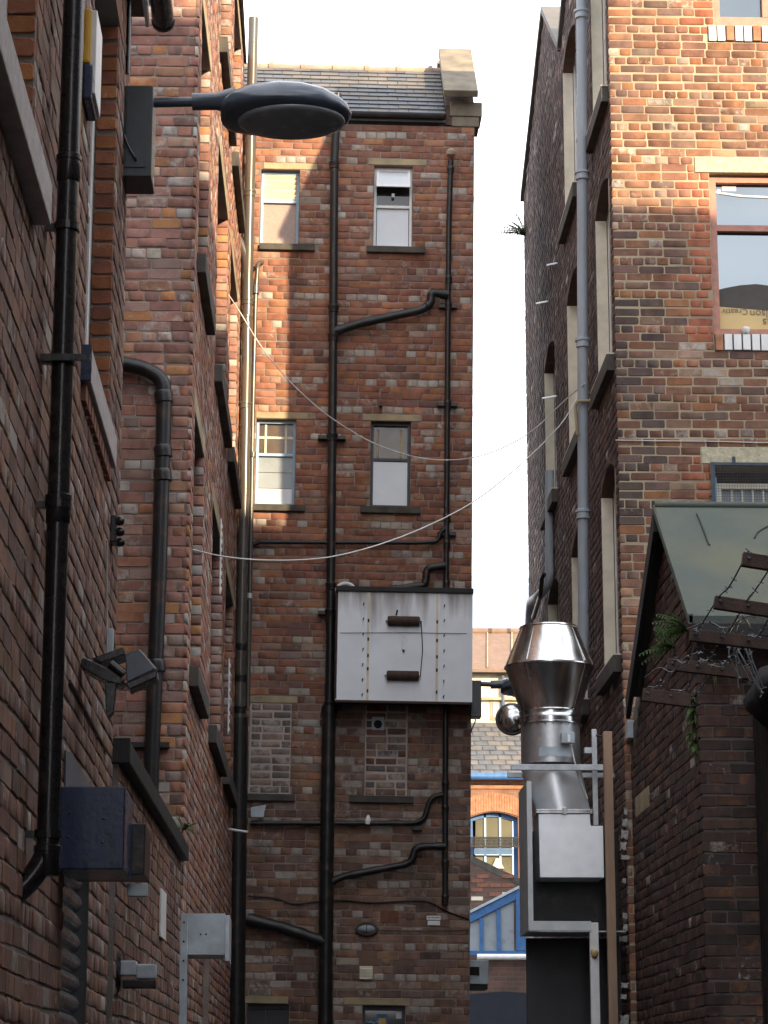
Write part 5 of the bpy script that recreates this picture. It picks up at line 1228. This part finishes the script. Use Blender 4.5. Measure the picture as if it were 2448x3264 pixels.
# support frame
z = dq(1752, 2446, DY-.32).z
a, b = dq(1628, 2446, DY-.32), dq(1921, 2446, DY-.32)
fr_ = thing('support_frame', 'pale steel channel frame carrying the extract duct', 'bracket', (b.x, DY, z))
MB().box(a.x, b.x+.05, DY-.34, DY-.30, z-.025, z+.025).build('channel', m_galv2, fr_, bevel=.003)
a2 = dq(1617, 2471, DY+.32); b2 = dq(1921, 2463, DY+.32); z2 = a2.z
MB().box(a2.x, b2.x+.1, DY+.30, DY+.34, z2-.02, z2+.022).build('channel', m_galv2, fr_, bevel=.003)
for yy in (DY-.2, ):
    c = dq(1895, 2440, yy); zt_ = dq(1895, 2325, yy).z; zq = dq(1895, 2630, yy).z
    MB().box(c.x-.02, c.x+.022, yy-.02, yy+.02, zq, zt_).build('upright', m_galv2, fr_, bevel=.003)
    e = dq(1862, 2393, yy); MB().box(e.x, c.x-.022, yy-.03, yy+.03, e.z-.025, e.z+.025).build('bracket', m_galv2, fr_, bevel=.003)
tp_ = dq(1921, 2333, DY-.36); t1 = dq(1949, 2333, DY-.36)
tag(MB().box(tp_.x, t1.x, DY-.40, DY-.34, 0, tp_.z).build('timber_post', m_wood, bevel=.004), 'raw timber post standing at the corner of the warehouse beside the duct', 'post')
MB().tube([dq(1900, 2345, DY-.3), dq(1921, 2346, DY-.34)], .009, 6).build('tie_rod', m_rust, fr_)
# sheet metal casing under the duct
CY0, CY1 = DY-.55, DY+.25
x0 = dq(1681, 2700, CY0).x; x1 = dq(1697, 2700, CY0).x; zB = dq(1750, 2966, CY0).z; zB1 = dq(1750, 2936, CY0).z; zT = dq(1690, 2490, CY0).z; xr_ = dq(1884, 2950, CY0).x
m_edge = M('pale_sheet_edge', (.62, .65, .66), .5, var=.15, vs=9)
cas = thing('duct_casing', 'grey sheet metal casing under the extract duct with pale front edges', 'casing', (x0, CY0, zB))
MB().box(x0, x0+.012, CY0+.003, CY1, zB, zT).build('side_panel', m_steelgrey, cas, bevel=.002)
MB().box(x0+.013, 2.70, CY0+.2, CY1, zB, zB+.012).build('base_panel', m_steelgrey, cas, bevel=.002)
MB().box(x0, x1, CY0-.004, CY0+.002, zB1+.001, zT).build('edge_flange', m_edge, cas, bevel=.001)
MB().box(x0, xr_, CY0-.004, CY0+.002, zB, zB1).build('edge_flange', m_edge, cas, bevel=.001)
MB().box(x0+.014, 2.72, CY1-.06, CY1-.01, zB+.014, zs1).build('back_panel', m_iron, cas, bevel=.002)
p, q = dq(1880, 2952, CY0), dq(1908, 2952, CY0)
tag(MB().box(p.x, q.x, CY0+.01, CY0+.07, 0, zB1-.01).build('white_post', m_white, bevel=.004), 'white painted board rising to the duct casing', 'post')
p = dq(1894, 3040, CY0)
tag(loft([[p+Vector((math.cos(2*math.pi*k/8)*r*(1+.3*math.sin(k*2.3)), -.02*j, math.sin(2*math.pi*k/8)*r*1.3*(1+.25*math.cos(k*1.7)))) for k in range(8)] for j, r in enumerate((.025, .032, .018))]).build('foam_blob', m_foam, smooth=60), 'yellow blob of foam stuck on the white board under the duct', 'foam')
# recessed dark doorway panel below the casing
tag(MB().box(x1+.01, 2.735, DY+.25, DY+.31, 0, zB-.01).build('dark_door', m_dframe, bevel=.005), 'black boarded door in the gap below the duct casing', 'door')
# convex mirror behind the duct
p = dq(1632, 2292, 22.6)
mir = thing('convex_mirror', 'round convex mirror peeping out behind the steel cowl', 'mirror', p)
R0 = (dq(1632+38, 2292, 22.6)-p).length*1.25
MB().lathe([(R0, 0), (R0*.98, .012), (R0*.8, .03), (R0*.5, .045), (.01, .052)], p, (-.15, -1, .1), 40).build('glass', M('mirror_glass', (.42, .42, .42), .16, 1., var=.05, bump=0), mir, smooth=50)
MB().lathe([(R0+.012, -.03), (R0+.016, .0), (R0+.008, .012), (R0-.004, .013)], p, (-.15, -1, .1), 40).build('rim', m_black, mir, smooth=40)
MB().box(p.x+.1, p.x+.16, 22.58, 22.66, p.z-.16, p.z+.12).build('bracket', m_black, mir, bevel=.004)

# ================================================================== street lamps
m_gear = M('gear_box_grey', (.04, .048, .055), .4, var=.2, vs=12, bump=.05)
def street_lamp(label, box_px, arm_px, head_px, Y, tip, scale, box_d):
    """lantern on a wall box: arm and lantern lie across the alley"""
    bx0, by0, bx1, by1 = box_px
    a, b = onY(bx0, by0, Y), onY(bx1, by1, Y)
    t = thing('street_lamp', label, 'street lamp', (a.x, Y, b.z))
    MB().box(a.x, b.x, Y, Y+box_d, b.z, a.z).build('gear_box', m_gear, t, bevel=.006)
    MB().box(a.x+.012, b.x-.03, Y-.006, Y-.0005, b.z+.045, a.z-.03).build('box_door', m_gear, t, bevel=.003)
    c0 = onY(*arm_px[0], Y+box_d*.4); c1 = onY(*arm_px[1], Y+box_d*.4); Yc = Y+box_d*.4
    MB().tube([c0, c1], .026*scale, 16).build('arm', m_lampgrey, t, smooth=40)
    n0 = c1; n1_ = onY(*arm_px[2], Yc); MB().tube([n0-(n1_-n0).normalized()*.02, n0.lerp(n1_, .5), n1_], [.045*scale, .045*scale, .075*scale], 18).build('spigot', m_lampgrey, t, smooth=40)
    h0, h1 = onY(*head_px[0], Yc), onY(*head_px[1], Yc); Lh = (h1-h0).length; ax = (h1-h0).normalized()
    side = Vector((0, 1, 0)); upv = side.cross(ax)*-1; upv = upv if upv.z > 0 else -upv
    rl = R(-9); upv, side = (upv*math.cos(rl)-side*math.sin(rl)), (side*math.cos(rl)+upv*math.sin(rl))
    def sec(tt, part):
        # tt 0..1 along the head: widths and heights
        s = max(0., min(1., (tt-.02)/.98))
        w = .19*scale*(max(0, math.sin(math.pi*min(1, s*.93+.07)))**.55) if part else 0
        return w
    def ring(tt, top, bot, wid, n=28):
        c = h0+ax*(Lh*tt); out = []
        for k in range(n):
            q = 2*math.pi*k/n; cx, sz = math.cos(q), math.sin(q)
            hx = wid*math.copysign(abs(cx)**.85, cx); hz = (top if sz > 0 else bot)*math.copysign(abs(sz)**.9, sz)
            out.append(c+side*hx+upv*hz)
        return out
    prof = [(0, .02, .02, .03), (.012, .045, .03, .08), (.045, .072, .036, .125), (.12, .105, .04, .162), (.25, .135, .042, .187), (.45, .15, .042, .197), (.62, .143, .042, .19), (.78, .118, .04, .165), (.9, .078, .034, .12), (.965, .045, .026, .075), (1.0, .008, .008, .015)]
    loft([ring(a_, b_*scale, c_2*scale, d_*scale) for a_, b_, c_2, d_ in prof]).build('canopy', m_lampgrey, t, smooth=60)
    def bowl(sc_, drop):
        c = h0+ax*(Lh*.54)-upv*drop*scale; return [c+ax*(Lh*.41*sc_*math.cos(2*math.pi*k/32))+side*(.165*scale*sc_*math.sin(2*math.pi*k/32)) for k in range(32)]
    loft([bowl(1, .038), bowl(.99, .05), bowl(.9, .058), bowl(.6, .066), bowl(.15, .07)]).build('glass_bowl', m_lampbowl, t, smooth=60)
    return t
t = street_lamp('large grey street lamp reaching across the top of the alley from the near left wall', (397, 272, 482, 562), ((478, 327), (625, 324), (752, 322)), ((703, 366), (1121, 366)), 11.72, None, 1.0, .26)
MB().tube(fillet([onY(395, 430, 11.70), onY(410, 470, 11.70), onY(432, 505, 11.70), onY(433, 515, 11.72)], .05), .006, 8).build('flex', m_black, t, smooth=60)
t = street_lamp('second street lamp on the tower corner, mostly hidden by the steel cowl', (1500, 2168, 1535, 2284), ((1532, 2180), (1570, 2182), (1628, 2181)), ((1596, 2198), (1796, 2200)), 25.72, None, 1.0, .2)
MB().tube(fillet([onY(1517, 2284, 25.75), onY(1515, 2300, 25.75), onY(1505, 2320, 25.78), onY(1501, 2335, 25.85)], .05), .008, 8).build('flex', m_steelgrey, t, smooth=60)
# ================================================================== overhead cables
def span(name, label, pts, r=.0055): return cable(name, label, pts, r, m_cable, 'overhead cables')
def curve3(a, b, ctrl_px, Yf):   # smooth span through photo points, depth running evenly from a to b
    pts = [a]
    for i, (x, y) in enumerate(ctrl_px):
        t = Yf[i]; pts.append(onY(x, y, t))
    return pts+[b]
span('overhead_cable', 'higher pale cable sagging from the left wall to the warehouse pipe', curve3(onY(690, 885, 22.9), Vector((2.66, 22.6, onX(1896, 1150, 2.66).z)), [(760, 985), (830, 1105), (920, 1215), (1040, 1325), (1180, 1410), (1290, 1450), (1380, 1467), (1490, 1466), (1600, 1432), (1700, 1375), (1800, 1275)], [23.0, 23.1, 23.2, 23.2, 23.3, 23.3, 23.3, 23.2, 23.1, 23., 22.9]))
span('overhead_cable', 'lower pale cable sagging across the alley above the white enclosure', curve3(onY(614, 1752, 17.9), Vector((2.66, 22.8, onX(1836, 1290, 2.66).z)), [(700, 1773), (800, 1784), (930, 1787), (1050, 1778), (1180, 1746), (1300, 1704), (1420, 1650), (1520, 1595), (1640, 1500), (1740, 1405), (1800, 1340)], [18.4, 18.9, 19.4, 19.9, 20.4, 20.9, 21.3, 21.7, 22.1, 22.4, 22.6]))

# ================================================================== buildings across the yard beyond
FYD = 60.
far = thing('arched_window_building', 'distant brick building with brown tiled roof and blue arched window', 'building', (5, FYD, 0))
def FP(x, y, Y=FYD): return onY(x, y, Y)
def FM(u, z, d=0): return Vector((u, FYD-d, z))
ea = FP(1600, 2476).z
w0, w1 = FP(1499, 2700).x, FP(1652, 2700).x; zsp = FP(1575, 2606).z; zap = FP(1575, 2588).z; wb = FP(1575, 2930).z
MB().box(-6, w0, FYD, FYD+.4, 0, ea).build('wall', m_tex_far, far); MB().box(w1, 16, FYD, FYD+.4, 0, ea).build('wall', m_tex_far, far)
MB().box(w0, w1, FYD, FYD+.4, 0, wb).build('wall', m_tex_far, far)
arc = [FM(w0+(w1-w0)*k/16, zsp+(zap-zsp)*math.sin(math.pi*k/16), 0) for k in range(17)]
MB().prism([FM(w0, ea-.002), ]+arc+[FM(w1, ea-.002)], (0, .4, 0)).build('wall', m_tex_far, far)
nb = 22
for k in range(nb):   # rubbed brick arch, voussoir by voussoir
    def apt(t, r): u = w0-.12+(w1-w0+.24)*t; return FM(u, zsp-.03+(zap-zsp+.03)*math.sin(math.pi*t)+r, .03)
    t0, t1 = (k+.06)/nb, (k+.94)/nb
    MB().prism([apt(t0, 0.02), apt(t1, .02), apt(t1, .46), apt(t0, .46)], (0, .08, 0)).build('arch_brick', m_redbrick, far)
for k, y in enumerate((2492, 2508)): 
    z = FP(1600, y).z; MB().box(-6, 16, FYD-.06+.02*k, FYD-.002, z-.05, z+.03).build('string_course', m_redbrick, far)
wf = MB(); dd = -.18
nW = MB()
f = MB().prism([FM(w0, wb, dd), FM(w0+.1, wb, dd), FM(w0+.1, zsp-.04, dd)]+[p+Vector((0, .18, -.10)) for p in arc[1:-1]]+[FM(w1-.1, zsp-.04, dd), FM(w1-.1, wb, dd), FM(w1, wb, dd)]+[p+Vector((0, .18, 0)) for p in arc[::-1]], (0, .06, 0)).build('window', m_blue, far)
ORG[f.name] = ORG[far.name]
zt_ = FP(1575, 2712).z
MB().mbox(FM, w0+.1, w1-.1, zt_-.07, zt_+.07, dd-.06, dd+.02).build('transom', m_paleblue, f)
xs = [w0+.1]+[FP(x, 2650).x for x in (1548, 1596)]+[w1-.1]
for k in range(3):
    MB().mbox(FM, xs[k]+.02, xs[k+1]-.02, wb, zt_-.08, dd-.07, dd-.04).build('pane', m_room, f)
    MB().mbox(FM, xs[k]+.02, xs[k+1]-.02, zt_+.08, zsp+.10, dd-.07, dd-.04).build('pane', m_room, f)
    if k: MB().mbox(FM, xs[k]-.025, xs[k]+.025, wb, zsp+.13, dd-.05, dd+.0).build('glazing_bar', m_paleblue, f)
sh0 = FP(1587, 2748); MB().lathe([(.17, -.14), (.09, .0), (.05, .1)], Vector((sh0.x, FYD+.19, sh0.z)), n=16).build('lamp_shade', m_cream, f, smooth=40)
a, b = FP(1490, 2671), FP(1670, 2705)
gr = thing('mesh_rail', 'dark perforated rail across the distant arched window', 'rail', (a.x, FYD-.3, b.z))
MB().box(a.x, b.x, FYD-.3, FYD-.28, a.z-.03, a.z).build('top_bar', m_iron, gr)
MB().box(a.x, b.x, FYD-.3, FYD-.28, b.z, b.z+.03).build('bottom_bar', m_iron, gr)
mm = MB()
for k in range(46): u = a.x+(b.x-a.x)*k/46; mm.box(u, u+.02, FYD-.295, FYD-.285, b.z+.03, a.z-.03)
for k in range(7): z = b.z+(a.z-b.z)*(k+.5)/7; mm.box(a.x, b.x, FYD-.284, FYD-.28, z, z+.012)
o = mm.build('mesh', m_black, gr, rec=False); o['kind'] = 'stuff'
# slate lean-to roof and blue gutter
rz0, rz1 = ea+.02, FP(1575, 2303, FYD+3.4).z
def FR(u, s, d=0): k = s; return Vector((u, FYD-.25+3.65*k-d*.5, rz0+(rz1-rz0)*k+d*.85))
MB().mbox(FR, -6, 16, 0, 1, -.1, -.01).build('roof_deck', m_slate, far)
rg = random.Random(2)
for r_ in range(11):
    u = FP(1480, 2400, FYD).x-.3-(r_ % 2)*.17; ue = FP(1720, 2400, FYD+2).x
    while u < ue:
        s0 = r_/11-.012+rg.uniform(-.004, .004); s1 = (r_+1)/11+.02
        MB().add([FR(u+.008, s0, .025), FR(u+.325, s0, .025), FR(u+.325, s1, -.004), FR(u+.008, s1, -.004), FR(u+.008, s0, .0), FR(u+.325, s0, .0)], [(0, 1, 2, 3), (4, 5, 1, 0)]).build('slate', m_slate if rg.random() < .7 else m_slate2, far); u += .34
MB().tube([(-6, FYD-.3, rz0-.05), (16, FYD-.3, rz0-.05)], .09, 12).build('gutter', m_blue, far, smooth=40)
# rendered upper storey and brown roof
uz1 = FP(1575, 2138, FYD+3.4).z; Yb = FYD+3.4
MB().box(-6, 16, Yb, Yb+.4, rz1-1.5, uz1).build('upper_wall', m_render, far)
a, b = onY(1562, 2232, Yb), onY(1630, 2296, Yb); 
f = MB().box(a.x, b.x, Yb-.03, Yb+.05, b.z, a.z).build('window', m_stone, far); MB().box(a.x+.06, b.x-.06, Yb-.05, Yb-.031, b.z+.06, a.z-.06).build('pane', m_greyglass, f)
a, b = onY(1495, 2225, Yb), onY(1700, 2234, Yb); MB().box(a.x-2, b.x+2, Yb-.12, Yb-.0, b.z, a.z).build('string_course', m_stone, far)
MB().tube([(-6, Yb-.15, uz1-.05), (16, Yb-.15, uz1-.05)], .09, 10).build('gutter', m_iron, far, smooth=40)
x_ = onY(1602, 2150, Yb-.08).x; MB().tube([(x_, Yb-.1, uz1-.1), (x_, Yb-.1, rz1-.2)], .05, 8).build('downpipe', m_lampgrey, far, smooth=40)
rz2 = FP(1575, 2016, Yb+3).z
MB().prism([(-6, Yb-.25, uz1), (-6, Yb+3, rz2), (-6, Yb+3, rz2-.1), (-6, Yb-.25, uz1-.08)], (22, 0, 0)).build('tiled_roof', m_brownroof, far)
for k in range(4):
    x_ = onY(1495+60*k, 2014, Yb+3).x; MB().tube([(x_, Yb+3, rz2+.02), (x_+.62, Yb+3, rz2+.02)], .10, 8).build('ridge_tile', m_brownroof, far, smooth=50)
for x in (1552, 1630):
    MB().prism([onY(x, 2130, Yb-.2)+Vector((0, 0, .03)), onY(x+4, 2130, Yb-.2)+Vector((0, 0, .03)), onY(x+4, 2020, Yb+2.9)+Vector((0, 0, .03)), onY(x, 2020, Yb+2.9)+Vector((0, 0, .03))], (0, 0, .02)).build('roof_joint', m_stone, far)
# brick gable and blue glazed lean-to nearer by
GY = 45.
gab_ = thing('brick_gable_wall', 'sooty brick wall with a sloping dark coping beyond the tower', 'wall', (4, GY, 0))
a, b = onY(1440, 2722, GY), onY(1668, 2830, GY); bot = onY(1500, 3300, GY).z
MB().prism([(a.x, GY, 0), (b.x+1.2, GY, 0), (b.x+1.2, GY, b.z-.55), (b.x, GY, b.z), (a.x, GY, a.z)], (0, .3, 0)).build('wall', m_tex_dark, gab_)
d = (b-a).normalized(); upn = Vector((-d.z, 0, d.x))
MB().prism([a+upn*.002, b+d*1.3+upn*.002, b+d*1.3+upn*.13, a+upn*.13], (0, .4, 0)).build('coping', m_stone_dark, gab_, bevel=.01)
rg = random.Random(14)
p = onY(1502, 2870, GY)
for r_ in range(6):
    for k in range(3 if r_ > 3 else 5):
        if rg.random() < .6: x_ = p.x+k*.225+(r_ % 2)*.11; MB().box(x_, x_+.21, GY-.012, GY-.001, p.z+r_*.08, p.z+r_*.08+.068).build('pale_brick', m_terra if rg.random() < .7 else m_render, gab_)
LY = 43.5
lt = thing('glazed_lean_to', 'blue framed glazed lean-to in the yard beyond the tower', 'lean-to', (3.5, LY, 0))
xL, xP, xR = onY(1470, 3000, LY).x, onY(1655, 2830, LY).x, onY(1720, 3000, LY).x
zl0 = onY(1497, 2912, LY).z; zp0 = onY(1655, 2832, LY).z; zb_ = onY(1575, 3045, LY).z; sl_ = (zp0-zl0)/(xP-onY(1497, 2912, LY).x)
def zt_at(x): return zl0+sl_*(x-onY(1497, 2912, LY).x)
MB().prism([(xL, LY, zt_at(xL)), (xP, LY, zp0), (xP, LY, zp0-.16), (xL, LY, zt_at(xL)-.16)], (0, .12, 0)).build('raking_rail', m_blue, lt, bevel=.005)
MB().prism([(xL, LY-.03, zt_at(xL)+.002), (xP, LY-.03, zp0+.002), (xP, LY-.03, zp0+.05), (xL, LY-.03, zt_at(xL)+.05)], (0, 3, 0)).build('roof_sheet', m_steelgrey, lt)
MB().box(xL, xR, LY, LY+.12, zb_, zb_+.08).build('sill_rail', m_blue, lt, bevel=.005)
MB().box(xP-.06, xP+.1, LY-.01, LY+.13, zb_+.081, zp0-.02).build('corner_post', m_blue, lt, bevel=.005)
ms = [xL]+[onY(x, 2980, LY).x for x in (1535, 1590)]+[xP-.06]
for k in range(3):
    x0_, x1_ = ms[k]+.035, ms[k+1]-.035
    MB().prism([(x0_, LY+.05, zb_+.08), (x1_, LY+.05, zb_+.08), (x1_, LY+.05, zt_at(x1_)-.17), (x0_, LY+.05, zt_at(x0_)-.17)], (0, .01, 0)).build('pane', m_greyglass, lt)
    if k: MB().box(ms[k]-.034, ms[k]+.034, LY+.01, LY+.11, zb_+.081, zt_at(ms[k]-.034)-.16).build('mullion', m_blue, lt, bevel=.004)
MB().box(xP+.11, xR, LY+.05, LY+.06, zb_+.08, zp0-.5).build('pane', m_greyglass, lt)
a = onY(1521, 3050, LY-.1); MB().tube([(a.x, LY-.1, a.z), (xR+1, LY-.1, a.z)], .052, 14).build('gutter', m_white, lt, smooth=40)
MB().box(xL, xR+1, LY+.0, LY+.2, 0, zb_-.002).build('base_wall', m_tex_dark, lt)
xo0, xo1 = onY(1450, 3200, LY).x, onY(1760, 3200, LY).x
MB().prism([(xo0, LY-.01, 0), (xo1, LY-.01, 0), (xo1, LY-.01, onY(1600, 3172, LY).z), ((xo0+xo1)/2, LY-.01, onY(1600, 3160, LY).z), (xo0, LY-.01, onY(1500, 3172, LY).z)], (0, .008, 0)).build('dark_opening', M('navy_void', (.008, .012, .022), .8, bump=0), lt)
# meter cabinet on the flank of the tower
a, b = onY(1478, 3060, 26.25), onY(1558, 3137, 26.25); tx = TW(UR_, 3, 0).x
cab = thing('meter_cabinet', 'pale grey meter cabinet on the flank of the brick tower', 'cabinet', (tx, 26.3, b.z))
MB().box(tx+.012, b.x, 26.25, 26.7, b.z, a.z).build('body', m_steelgrey, cab, bevel=.008)
c, d = onY(1490, 3082, 26.25), onY(1528, 3108, 26.25); MB().box(tx+.013, d.x, 26.235, 26.249, d.z, c.z).build('hatch', m_dark, cab)
MB().box(tx+.012, b.x-.01, 26.27, 26.7, b.z-.05, b.z-.002).build('base_tray', m_tar, cab, bevel=.004)

# ================================================================== building behind the viewpoint, whose roof line shades the lower alley
back = thing('brick_building', 'plain tall brick building behind the viewpoint on the right', 'building', (6, 0, 0))
SY, SZ = 7.8, 13.95
MB().box(3.5, 8.0, -30, SY, 0, 12.9).build('wall', m_tex_dark, back)
MB().box(8.001, 26, -30, SY, 0, SZ).build('wall', m_tex_dark, back)
MB().box(4.0, 20, SY+.01, 15.5, 0, 7.0).build('shade_block', m_tex_dark, back)  # unseen block added to keep light off the lower alley walls
end = thing('brick_building', 'added unseen brick block behind the viewpoint that dims the alley', 'building', (0, -14, 0))  # unseen, added to darken the alley from behind the camera
MB().box(-12, 3.4, -20, -9, 0, 3.6).build('wall', m_tex_dark, end)
MB().box(-12.1, 3.45, -20.1, -8.9, 3.601, 3.7).build('coping', m_stone, end, bevel=.01)
MB().box(8.01, 26.1, -30.1, SY+.1, SZ+.001, SZ+.12).build('coping', m_stone, back, bevel=.01)
